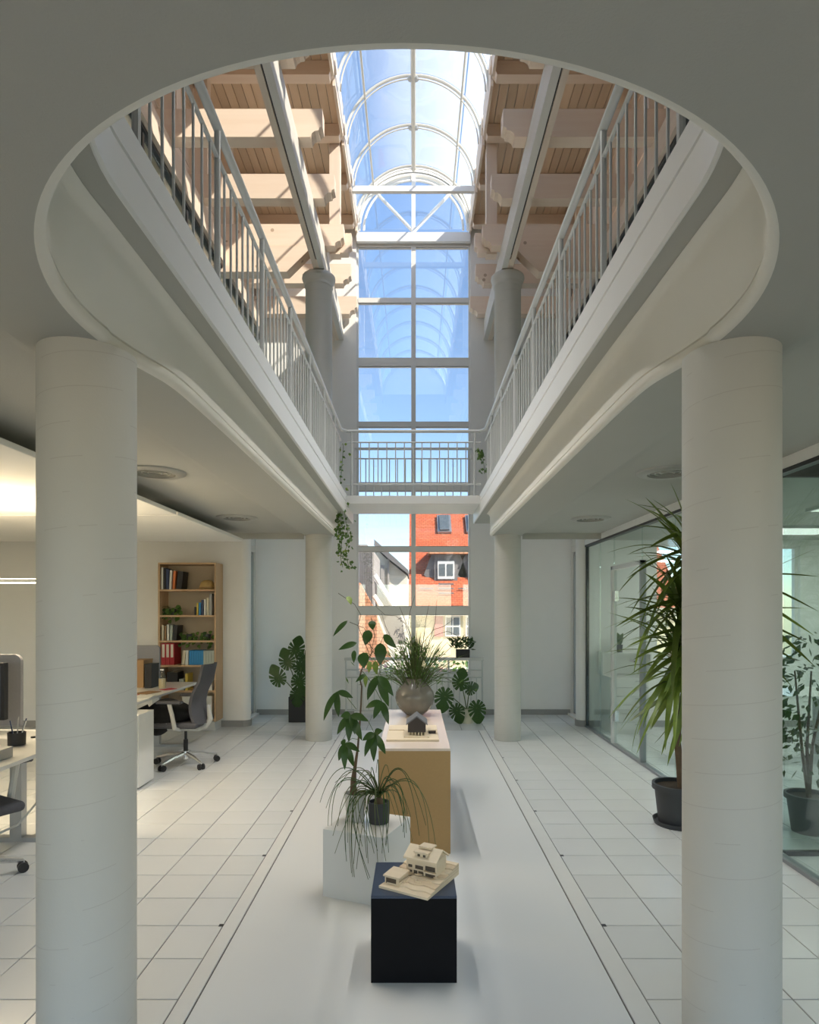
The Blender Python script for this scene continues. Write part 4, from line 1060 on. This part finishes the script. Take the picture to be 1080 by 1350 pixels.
for (c, n, tl, lab) in (('cream', 1, .12, 'cream book leaning beside the blue row on the fourth shelf'), ('white', 1, .05, 'white book beside the blue row on the fourth shelf')):
    book(lab, x, SH[2], .035, .19, c, tl); x += .05
for i in range(6): book('blue book, %s from the left in the blue row' % ORD[i], x, SH[2], .029, .19, 'blue', group='blue books on the fourth shelf'); x += .0315
for i in range(4): book('pale grey-green book, %s right of the blue row' % ORD[i], x, SH[2], .033, .19, 'palegreen', group='pale green books on the fourth shelf'); x += .0355
# golden straw hat on the top shelf
ht = thing('hat', 'golden dome-shaped hat on the top bookcase shelf', 'hat', (-2.76, 8.37, SH[5]+.001))
straw = P('golden_straw', (.50,.34,.13), .7, var=.25, vscale=40, bump=.4)
MB().lathe([(.115, .002), (.118, .008), (.105, .016), (.10, .05), (.085, .09), (.055, .118), (.0, .128)], 28).build('crown', straw, ht, smooth=True, angle=60)
MB().lathe([(.118, .0), (.14, .004), (.12, .010)], 28).build('brim', straw, ht, smooth=True)
MB().lathe([(.106, .018), (.107, .03), (.103, .032)], 28).build('hat_band', cb['brown'], ht, smooth=True)
def shelf_plant(label, loc, n, spread, trail):
    t = thing('shelf_plant', label, 'potted plant', loc)
    pot(t, .04, .05, .08, charcoal)
    for i in range(n):
        az = random.uniform(PI, 2*PI); r = random.uniform(.05, spread)
        b0 = Vector((math.cos(az)*r*.9, math.sin(az)*r*.35, random.uniform(.02, .15)-random.random()*trail)); e = b0+Vector((random.uniform(-.05,.05), -.03, -.05))
        leaf_between(t, b0, e, .05, leaf_mid if i % 3 else leaf_dark, up=(0, -1, .4), bend=.1, n=5)
        if i % 3 == 0: MB().tube([(0, 0, .07), b0*.5+Vector((0, 0, .06)), b0], .002, 5).build('stem', stem_g, t)
shelf_plant('bushy green plant at the left of the second bookcase shelf', (-3.22, 8.36, SH[4]+.001), 34, .15, .12)
shelf_plant('trailing plant in the middle of the third bookcase shelf', (-2.99, 8.36, SH[3]+.001), 26, .17, .10)
shelf_plant('small trailing plant at the right of the third bookcase shelf', (-2.76, 8.36, SH[3]+.001), 14, .10, .12)
for (lab, x, w, h, c) in (('black box on the fifth shelf', -3.26, .14, .24, 'black'), ('yellow folder on the fifth bookcase shelf', -3.02, .03, .22, 'yellow'), ('light green box on the fifth bookcase shelf', -3.10, .06, .15, 'palegreen'), ('white folder at the right of the fifth shelf', -2.72, .05, .26, 'white')):
    book(lab, x, SH[1], w, h, c, cat='box' if 'box' in lab else 'folder', name='box' if 'box' in lab else 'folder')
for (lab, x, w, h, c) in (('white archive file on the lowest bookcase shelf, left one', -3.06, .10, .30, 'white'), ('white archive file on the lowest bookcase shelf, right one', -2.76, .09, .30, 'white')):
    book(lab, x, SH[0], w, h, c, cat='file', name='archive_file')

# ------------------------------------------------------------------ desks
def desk(label, loc, w, d, legs=True):
    t = thing('desk', label, 'desk', loc)
    o = MB().box(-w, 0, 0, d, .705, .73).build('tabletop', white_lam, t); bevel(o, .004)
    for y in (.18, d-.18):
        lg = MB().box(-w/2-.04, -w/2+.04, y-.03, y+.03, .03, .70).build('leg', metal_grey, t)
        MB().box(-w+.08, -.10, y-.03, y+.03, 0, .03).build('foot', metal_grey, lg)
    MB().box(-w/2-.02, -w/2+.02, .2, d-.2, .64, .70).build('crossbar', metal_grey, t)
    return t
desk('white desk beside the office chair in the left office', (-2.58, 5.72, 0), .85, 1.78)
desk('white desk at the left edge behind the left foreground column', (-2.25, 3.0, 0), .95, 1.5)
pd = thing('pedestal_cabinet', 'white drawer pedestal under the desk beside the left column', 'cabinet', (-2.64, 5.55, 0))
MB().box(-.21, .21, -.02, .3, .02, .66).build('body', white_lam, pd)
for k in range(3): 
    o = MB().box(-.205, .205, -.04, -.02, .03+.21*k, .235+.21*k).build('drawer', white_lam, pd)
    MB().tube([(.10, -.055, .2+.21*k), (.17, -.055, .2+.21*k)], .005, 6).build('handle', black_frame, o)
# desk clutter (far desk)
dz = .731
def cardbox(label, loc, sx, sy, sz, m, lid=None, cat='box', name='box'):
    t = thing(name, label, cat, loc)
    MB().box(-sx/2, sx/2, -sy/2, sy/2, 0, sz).build('body', m, t)
    if lid: MB().box(-sx/2-.003, sx/2+.003, -sy/2-.003, sy/2+.003, sz, sz+.012).build('lid', lid, t)
    return t
kraft = P('brown_cardboard', (.34,.21,.10), .8, var=.08)
cardbox('brown cardboard file holder on the far left desk', (-3.06, 7.05, dz), .14, .24, .29, kraft, kraft)
cardbox('tall black box on the far left desk', (-2.92, 6.98, dz), .075, .2, .25, black_plastic, black_plastic)
bt = thing('bottle', 'clear bottle of pale drink on the far left desk', 'bottle', (-2.78, 6.92, dz))
MB().lathe([(0, 0), (.036, 0), (.038, .01), (.038, .10), (0, .10)], 20).build('drink', P('pale_juice', (.62,.47,.28), .3), bt, smooth=True, angle=40)
MB().lathe([(.0385, .0), (.0385, .12), (.030, .15), (.018, .17), (.018, .19)], 20).build('glass', glass('bottle_glass', (.85,.9,.9)), bt, smooth=True)
MB().lathe([(0, .19), (.02, .19), (.02, .205), (0, .205)], 16).build('cap', cb['white'], bt)
for i, (lab, x, y, sx, sy, c, rz) in enumerate((('red folder lying on the far left desk', -2.86, 6.25, .20, .16, 'red', .2), ('dark booklet lying on the far left desk', -2.76, 6.5, .16, .22, 'brown', -.3), ('loose white sheet on the far left desk', -2.68, 6.15, .21, .29, 'white', .15), ('small red leaflet on the far left desk', -2.66, 6.78, .10, .15, 'red', -.6))):
    t = thing('paper_sheet' if 'sheet' in lab else 'booklet', lab, 'paper', (x, y, dz), rz)
    MB().box(-sx/2, sx/2, -sy/2, sy/2, 0, .004).build('cover', cb[c], t); MB().box(-sx/2+.003, sx/2-.003, -sy/2+.003, sy/2-.003, .004, .0055).build('sheet', cb[c], t)
screen_grey = P('grey_felt_screen', (.27,.27,.29), .9, var=.06, vscale=60, bump=.3)
def divider(label, loc, L, h, axis='Y'):
    t = thing('desk_screen', label, 'desk screen', loc)
    pts = [(0, 0), (L, 0)]+[(L-.05+.05*math.cos(a), h-.05+.05*math.sin(a)) for a in [PI/2*k/6 for k in range(7)]]+[(.05-.05*math.sin(a), h-.05+.05*math.cos(a)) for a in [PI/2*k/6 for k in range(7)]]
    fn = (lambda u, v, t_: (u, t_, v)) if axis == 'X' else (lambda u, v, t_: (t_, u, v))
    MB().prism(pts, fn, -.015, .015).build('panel', screen_grey, t); MB().prism([(L*.4, -.04), (L*.6, -.04), (L*.6, .02), (L*.4, .02)], fn, -.02, .02).build('clamp', alu, t)
divider('grey felt desk screen at the left edge', (-3.45, 4.45, .77), .67, .50, 'X')
divider('grey felt desk screen beyond the far left desk', (-3.42, 7.45, .77), .40, .40, 'X')
# near desk: monitor, pen cup, bottle
mo = thing('monitor', 'black computer monitor at the left edge of the picture', 'monitor', (-2.97, 4.2, .731))
MB().box(-.55, .24-.0, -.02, .02, .12, .50).build('housing', black_plastic, mo)
MB().box(-.53, .222, -.0225, -.0202, .14, .48).build('screen', P('dark_screen', (.012,.012,.016), .1, spec=.8), mo)
MB().box(-.20, -.12, .02, .05, .0, .3).build('stand', chrome, mo); MB().box(-.30, -.02, -.06, .12, 0, .012).build('foot', chrome, mo)
cu = thing('pen_cup', 'black cup with pens on the near left desk', 'pen cup', (-2.52, 3.98, .731))
MB().lathe([(0, 0), (.05, 0), (.052, .08), (.047, .08), (.046, .01), (0, .01)], 20).build('cup', black_plastic, cu, smooth=True, angle=30)
for i in range(6):
    a = i*1.05; MB().tube([(.012*math.cos(a), .012*math.sin(a), .012), (.05*math.cos(a)+.01, .05*math.sin(a), .15+.01*(i % 3))], .004, 6).build('pen', cb[('white', 'navy', 'grey')[i % 3]], cu)
b2 = thing('bottle', 'clear glass bottle with a green label near the left column', 'bottle', (-2.42, 4.1, .731))
MB().lathe([(0, 0), (.035, 0), (.037, .01), (.037, .13), (.03, .16), (.014, .19), (.014, .22), (0, .222)], 20).build('glass', glass('bottle_glass_2', (.8,.88,.84)), b2, smooth=True, angle=40)
MB().lathe([(.0375, .03), (.0375, .08)], 20).build('label', cb['darkgreen'], b2)
MB().lathe([(0, .222), (.016, .222), (.016, .235), (0, .235)], 14).build('cap', black_plastic, b2)
cardbox('pale grey tray at the near corner of the left desk', (-2.42, 3.55, .731), .16, .22, .06, cb['grey'], None, 'tray', 'tray')

# ------------------------------------------------------------------ office chairs
mesh_f = P('dark_grey_chair_mesh', (.075,.075,.085), .85, var=.15, vscale=80, bump=.3, bscale=200)
arm_m = P('light_grey_plastic', (.50,.50,.47), .45, var=.04)
def office_chair(label, loc, rz):
    t = thing('office_chair', label, 'office chair', loc, rz)      # faces -X
    for k in range(5):
        a = 2*PI*k/5+.55
        L = MB(); c, s_ = math.cos(a), math.sin(a)
        L.tube([(.03*c, .03*s_, .115), (.17*c, .17*s_, .10), (.31*c, .31*s_, .068)], [.024, .020, .014], 8).build('base_leg', chrome, t, smooth=True)
        cs = thing_part = MB().tube([(.31*c-.012*s_, .31*s_+.012*c, .03), (.31*c-.028*s_, .31*s_+.028*c, .03)], .030, 14).tube([(.31*c+.012*s_, .31*s_-.012*c, .03), (.31*c+.028*s_, .31*s_-.028*c, .03)], .030, 14).build('caster', black_plastic, t, smooth=True)
        MB().tube([(.31*c, .31*s_, .03), (.31*c, .31*s_, .07)], .009, 6).build('caster_stem', chrome, cs)
    MB().lathe([(0, .06), (.032, .06), (.036, .12), (.03, .145), (0, .145)], 16).build('hub', chrome, t, smooth=True, angle=40)
    MB().lathe([(.022, .14), (.022, .26), (.014, .26), (.014, .37), (0, .37)], 14).build('gas_column', black_plastic, t, smooth=True, angle=40)
    o = MB().box(-.16, .18, -.10, .10, .36, .405).build('mechanism', arm_m, t); bevel(o, .02, 3)
    o = MB().box(-.26, .20, -.235, .235, .405, .465).build('seat', mesh_f, t); bevel(o, .028, 4)
    # curved backrest
    m = MB(); n = 14; k_ = 10
    for i in range(n+1):
        f = i/n; z = .44+.60*f
        x = .205-.055*math.sin(PI*min(1, f*1.4))+.075*f*f
        hw = .21*(1-.12*f) if f < .93 else .21*.83
        for j in range(k_+1):
            g_ = j/k_*2-1; m.v.append((x-.05*g_*g_+.0, g_*hw, z))
    base_n = len(m.v)
    m.v += [(v[0]+.028, v[1]*1.0, v[2]) for v in m.v[:base_n]]
    W_ = k_+1
    for i in range(n):
        for j in range(k_):
            a = i*W_+j; m.f.append((a, a+1, a+1+W_, a+W_)); a += base_n; m.f.append((a+W_, a+1+W_, a+1, a))
    for i in range(n):
        for a in (i*W_, i*W_+k_): m.f.append((a, a+W_, a+W_+base_n, a+base_n))
    for j in range(k_):
        for a in (j, n*W_+j): m.f.append((a, a+1, a+1+base_n, a+base_n))
    m.build('backrest', mesh_f, t, smooth=True, angle=50)
    MB().tube([(.12, 0, .385), (.20, 0, .40), (.255, 0, .47), (.235, 0, .62)], [.03, .032, .03, .018], 10).build('back_bracket', arm_m, t, smooth=True)
    for s_ in (-1, 1):
        a_ = MB().tube([(.02, s_*.20, .395), (.0, s_*.275, .42), (-.02, s_*.285, .55), (-.05, s_*.285, .665)], [.020, .022, .02, .022], 8).build('arm_support', arm_m, t, smooth=True)
        o = MB().box(-.17, .08, s_*.285-.04, s_*.285+.04, .665, .692).build('arm_pad', mesh_f, a_); bevel(o, .012, 3)
    return t
office_chair('dark grey swivel office chair at the far left desk, coat on it', (-2.35, 6.45, 0), math.radians(-2))
# coat lying over the seat
def coat(label, loc, rz, outline, th):
    t = thing('coat', label, 'coat', loc, rz)
    m = MB(); n = len(outline); c = Vector((sum(p[0] for p in outline)/n, 0, sum(p[1] for p in outline)/n))
    layers = [(-th/2, .55), (-th*.42, .9), (-th*.15, 1.03), (th*.15, 1.0), (th*.42, .88), (th/2, .5)]
    for li, (y, k) in enumerate(layers):
        for j, p in enumerate(outline):
            w_ = 1+.05*math.sin(j*2.1+li*1.7)
            m.v.append((c.x+(p[0]-c.x)*k*w_, y+.015*math.sin(j*1.9), c.z+(p[1]-c.z)*k*w_))
    for li in range(len(layers)-1):
        for j in range(n): m.f.append((li*n+j, li*n+(j+1) % n, (li+1)*n+(j+1) % n, (li+1)*n+j))
    m.v += [(c.x, -th/2-.01, c.z), (c.x, th/2+.01, c.z)]; a = len(m.v)-2
    for j in range(n): m.f += [(a, (j+1) % n, j), (a+1, 5*n+j, 5*n+(j+1) % n)]
    o = m.build('body', P('black_wool', (.006,.006,.007), .95, var=.3, vscale=20, bump=.5, bscale=40), t, smooth=True, angle=180)
    sb_ = o.modifiers.new('sub', 'SUBSURF'); sb_.levels = 2; sb_.render_levels = 2
    slv = MB().tube([(-.20, -th*.3, .10), (-.31, -th*.45, .05), (-.37, -th*.5, -.06)], [.055, .05, .04], 12).build('sleeve', o.data.materials[0], t, smooth=True)
    MB().box(.0, .012, -th/2-.012, -th/2-.006, -.05, -.03).build('button', chrome, t)
coat('black coat slumped over the seat of the office chair', (-2.46, 6.42, .49), math.radians(-2), [(-.30, .06), (-.33, -.03), (-.26, -.07), (-.21, -.16), (-.13, -.20), (-.08, -.12), (.05, -.03), (.20, -.02), (.24, .05), (.12, .14), (.02, .16), (-.10, .21), (-.18, .15)], .36)
office_chair('swivel office chair under the near left desk, mostly hidden by the left column', (-2.62, 3.62, 0), math.radians(150))
# cables under the desks
for lab, pth in (('white cable hanging under the far left desk', [(-2.82, 5.95, .70), (-2.78, 5.92, .5), (-2.70, 5.9, .3), (-2.75, 5.88, .1), (-2.9, 5.86, .01)]), ('pale cables looping under the near left desk', [(-2.55, 4.2, .70), (-2.5, 4.25, .35), (-2.65, 4.2, .15), (-2.95, 4.1, .02), (-3.2, 4.05, .015)])):
    t = thing('cable', lab, 'cable', (0, 0, 0)); MB().tube(pth, .008, 8).build('cord', arm_m, t, smooth=True); MB().lathe([(.0, 0), (.014, 0), (.014, .04), (0, .04)], 10, pth[0]).build('plug', black_plastic, t)

# ------------------------------------------------------------------ outside: houses seen through the tall window
def roof_mat(name, a, b, sx=5.0, sz=9.0):
    m, nt, out = newmat(name)
    p = nt.nodes.new('ShaderNodeBsdfPrincipled'); nt.links.new(p.outputs[0], out.inputs[0])
    br_ = nt.nodes.new('ShaderNodeTexBrick'); br_.inputs['Scale'].default_value = 1
    br_.inputs['Brick Width'].default_value = 1/sx; br_.inputs['Row Height'].default_value = 1/sz; br_.inputs['Mortar Size'].default_value = .012
    br_.inputs['Color1'].default_value = (*a, 1); br_.inputs['Color2'].default_value = (*b, 1); br_.inputs['Mortar'].default_value = (a[0]*.5, a[1]*.5, a[2]*.5, 1)
    v = coords(nt); sp = nt.nodes.new('ShaderNodeSeparateXYZ'); nt.links.new(v, sp.inputs[0]); cb_ = nt.nodes.new('ShaderNodeCombineXYZ')
    nt.links.new(sp.outputs[0], cb_.inputs[0]); nt.links.new(mth(nt, 'MULTIPLY', sp.outputs[2], 1.3), cb_.inputs[1]); nt.links.new(cb_.outputs[0], br_.inputs['Vector'])
    nt.links.new(br_.outputs[0], p.inputs['Base Color']); p.inputs['Roughness'].default_value = .8
    bp = nt.nodes.new('ShaderNodeBump'); bp.inputs['Strength'].default_value = .6; bp.inputs['Distance'].default_value = .03; nt.links.new(br_.outputs['Fac'], bp.inputs['Height']); bp.invert = True; nt.links.new(bp.outputs[0], p.inputs['Normal'])
    return m
red_roof = roof_mat('red_clay_roof', (.50,.10,.035), (.60,.15,.06))
orange_roof = roof_mat('orange_clay_roof', (.55,.22,.10), (.62,.30,.16))
yellow_wall = P('pale_yellow_render', (.66,.57,.36), .9, var=.05)
white_wall = P('cream_render', (.60,.56,.47), .9, var=.04)
slate_roof = P('dark_slate', (.15,.14,.14), .8, var=.2, vscale=20)
wood_grey = P('weathered_boards', (.34,.31,.29), .9, var=.15, vscale=8)
shutter = P('dusty_red_shutter', (.38,.14,.13), .8, var=.1)
pane_far = P('far_window_glass', (.10,.12,.13), .08, var=.2, spec=.8)
sill_st = P('sandstone', (.50,.42,.33), .9, var=.1)
struct(MB().box(-40, 40, 9.95, 70, -3.3, -3.1).build('floor_street', P('street_paving', (.52,.50,.46), .9, var=.08, vscale=3)))
Y0 = 25.0
hr = thing('house', 'yellow house with steep red tiled roof beyond the window', 'house', (4.5, Y0, -3.1))
L = Vector(hr.location)
MB().box(-4.7, 6, .3, 9, 0, 4.95).build('walls', yellow_wall, hr)
e0 = at(540, 797, Y0)-L; SL = .965
roof = MB().prism([(0, e0.z), (5.0, e0.z+5*SL), (10.0, e0.z), (10, e0.z-.2), (5.0, e0.z+5*SL-.2), (0, e0.z-.18)], lambda u, v, t: (t, u, v), -4.75, 6.2).build('roof', red_roof, hr)
MB().box(-4.75, 6.2, -.05, .35, e0.z-.45, e0.z-.12).build('eaves', sill_st, hr)
def roof_pt(px, py):       # point on the sloping roof seen at pixel
    # plane z = e0.z + 1.32*y (local)
    d = Vector(((px-CX0)/F, 1, (CY0-py)/F)); o_ = Vector((0, 0, EYE))-L
    t = (e0.z+SL*o_.y-o_.z)/(d.z-SL*d.y); return o_+d*t
def roof_window(px0, px1, py0, py1):
    a = roof_pt(px0, py1); b = roof_pt(px1, py0)
    f = MB().prism([(a.y, a.z+.02), (b.y, b.z+.02), (b.y-.08, b.z+.10), (a.y-.08, a.z+.10)], lambda u, v, t: (t, u, v), a.x, b.x).build('roof_window', alu, hr)
    k = .1
    MB().prism([(a.y-.02, a.z+.16), (b.y-.12, b.z+.02), (b.y-.20, b.z+.09), (a.y-.12, a.z+.20)], lambda u, v, t: (t, u, v), a.x+k, b.x-k).build('pane', pane_far, f)
roof_window(577, 594, 682, 704); roof_window(615, 632, 682, 704)
def dormer(px, py0, py1, w):
    b = roof_pt(px, py1); z1 = (at(px, py0, L.y+b.y)-L).z
    dm_ = MB().box(b.x-w, b.x+w, b.y-.05, b.y+2.2, b.z-.1, z1).build('dormer', slate_roof, hr)
    MB().box(b.x-w*1.5, b.x+w*1.5, b.y-.35, b.y+2.6, z1, z1+.18).build('dormer_roof', orange_roof, dm_)
    for s in (-1, 1):
        MB().prism([(s*w*1.0, b.z-.2), (s*w*1.9, b.z+.2), (s*w*1.25, z1), (s*w, z1)], lambda u, v, t: (b.x+u, t, v), b.y+.1, b.y+.5).build('dormer_cheek', slate_roof, dm_)
    fw = MB().box(b.x-w*.72, b.x+w*.72, b.y-.12, b.y-.04, b.z+.02, z1-.28).build('window', cb['white'], dm_)
    for s in (-1, 1): MB().box(b.x+s*w*.08, b.x+s*w*.60, b.y-.14, b.y-.12, b.z+.14, z1-.40).build('pane', pane_far, fw)
dormer(588, 731, 764, .48); dormer(633, 731, 764, .48)
for py in (772, 778, 784):
    a = roof_pt(578, py); MB().tube([(a.x, a.y-.08, a.z+.06), (roof_pt(598, py).x, a.y-.08, a.z+.06)], .03, 6).build('snow_guard', slate_roof, hr)
for (x0, x1) in ((554, 572), (604, 622)):
    a = roof_pt(x0, 778); MB().tube([(a.x, a.y-.08, a.z+.06), (roof_pt(x1, 778).x, a.y-.08, a.z+.06)], .025, 6).build('snow_guard', slate_roof, hr)
def wall_window(x0, x1, y0, y1, sh=None):
    a = at(x0, y1, Y0+.3)-L; b = at(x1, y0, Y0+.3)-L
    f = MB().box(a.x, b.x, .22, .32, a.z, b.z).build('window', cb['white'], hr)
    n = 2; w_ = (b.x-a.x)
    for i in range(2):
        for j in range(2):
            MB().box(a.x+w_*(.08+.46*i), a.x+w_*(.46+.46*i), .20, .22, a.z+(b.z-a.z)*(.08+.46*j), a.z+(b.z-a.z)*(.46+.46*j)).build('pane', pane_far, f)
    if sh:
        c = at(sh[0], y1, Y0+.3)-L; d = at(sh[1], y0, Y0+.3)-L
        MB().box(c.x, d.x, .2, .29, a.z, b.z).build('shutter', shutter, hr)
wall_window(587, 607, 812, 839, (573, 584)); wall_window(614, 634, 812, 839); wall_window(587, 607, 880, 907, (573, 584))
# cream gabled house on the left
Yc = 21.0
hc = thing('house', 'cream gabled house with dark verge left of the red roof', 'house', (at(520, 805, Yc).x, Yc, -3.1)); L2 = Vector(hc.location)
pc = [at(x, y, Yc)-L2 for x, y in ((482, 900), (537, 900), (537, 759), (511, 738), (494, 722), (482, 735))]
MB().prism([(p.x, p.z) for p in pc], lambda u, v, t: (u, t, v), 0, 3.5).build('walls', white_wall, hc)
pv = [at(x, y, Yc)-L2 for x, y in ((494, 720), (511, 736), (538.5, 757.5), (538.5, 752), (513, 729), (494, 712))]
MB().prism([(p.x, p.z) for p in pv], lambda u, v, t: (u, t, v), -.3, 3.6).build('verge', slate_roof, hc)
for x0, x1, y0, y1 in ((502, 507, 745, 790), (511, 513.5, 730, 800)):
    a = at(x0, y1, Yc-.1)-L2; b = at(x1, y0, Yc-.1)-L2; MB().box(a.x, b.x, -.1, 0, a.z, b.z).build('downpipe', wood_grey, hc)
# grey boarded gable and orange roof at far left
Yd = 17.0
hd = thing('house', 'weathered grey boarded house with orange roof at the window left edge', 'house', (at(470, 805, Yd).x, Yd, -3.1)); L3 = Vector(hd.location)
pg = [at(x, y, Yd)-L3 for x, y in ((440, 900), (493, 900), (493, 800), (493, 727), (484, 718), (440, 718))]
MB().prism([(p.x, p.z) for p in pg], lambda u, v, t: (u, t, v), 0, 3).build('boarded_wall', wood_grey, hd)
for k in range(8):
    a = at(474+2.4*k, 800, Yd-.03)-L3; b = at(474.5+2.4*k, 727, Yd-.03)-L3; MB().box(a.x, b.x, -.03, 0, a.z, b.z).build('batten', wood_grey, hd)
pg = [at(x, y, Yd-1.5)-L3 for x, y in ((455, 775), (474, 768), (492, 800), (506, 838), (516, 870), (455, 900))]
MB().prism([(p.x, p.z) for p in pg], lambda u, v, t: (u, t, v), -1.5, -1.2).build('orange_roof', orange_roof, hd)
pg = [at(x, y, Yd-1.2)-L3 for x, y in ((493, 765), (510, 790), (530, 815), (535, 850), (515, 850), (495, 800))]
MB().prism([(p.x, p.z) for p in pg], lambda u, v, t: (u, t, v), -1.1, -.8).build('slate_roof', slate_roof, hd)
for (xa, ya, xb, yb) in ((494, 758, 521, 802), (493, 785, 503, 800)):
    MB().tube([at(xa, ya, Yd-1.3)-L3, at(xb, yb, Yd-1.3)-L3], .06, 6).build('bargeboard', cb['white'], hd)
# flowering shrub below the window outside
sh_ = thing('shrub', 'flowering garden shrub outside below the tall window', 'shrub', (.3, 13.5, -3.1))
lv = MB(); fw = MB()
for i in range(900):
    a = random.uniform(0, 2*PI); r = random.uniform(0, 1)**.5*1.1; z = 3.1+random.uniform(-1.6, .55)*(1-.3*r)
    c = Vector((r*math.cos(a)*1.3, r*math.sin(a)*.7, z)); d = Vector((random.uniform(-1,1), random.uniform(-1,1), random.uniform(-.3,1))).normalized()*.14
    sd = d.cross(Vector((random.uniform(-1,1), 1, .3))).normalized()*.035
    (fw if i % 14 == 0 else lv).add([c, c+d*.5-sd, c+d, c+d*.5+sd], [(0,1,2,3)])
stuff(lv.build('leaves', leaf_mid, sh_)); stuff(fw.build('blossoms', P('pink_blossom', (.75,.35,.38), .7), sh_))
for k in range(5): MB().tube([(.1*k-.2, 0, 0), (.3*k-.6, .1*k, 2.0), (.4*k-.8, 0, 3.0)], [.05, .03, .012], 6).build('stem', bark, sh_, smooth=True)
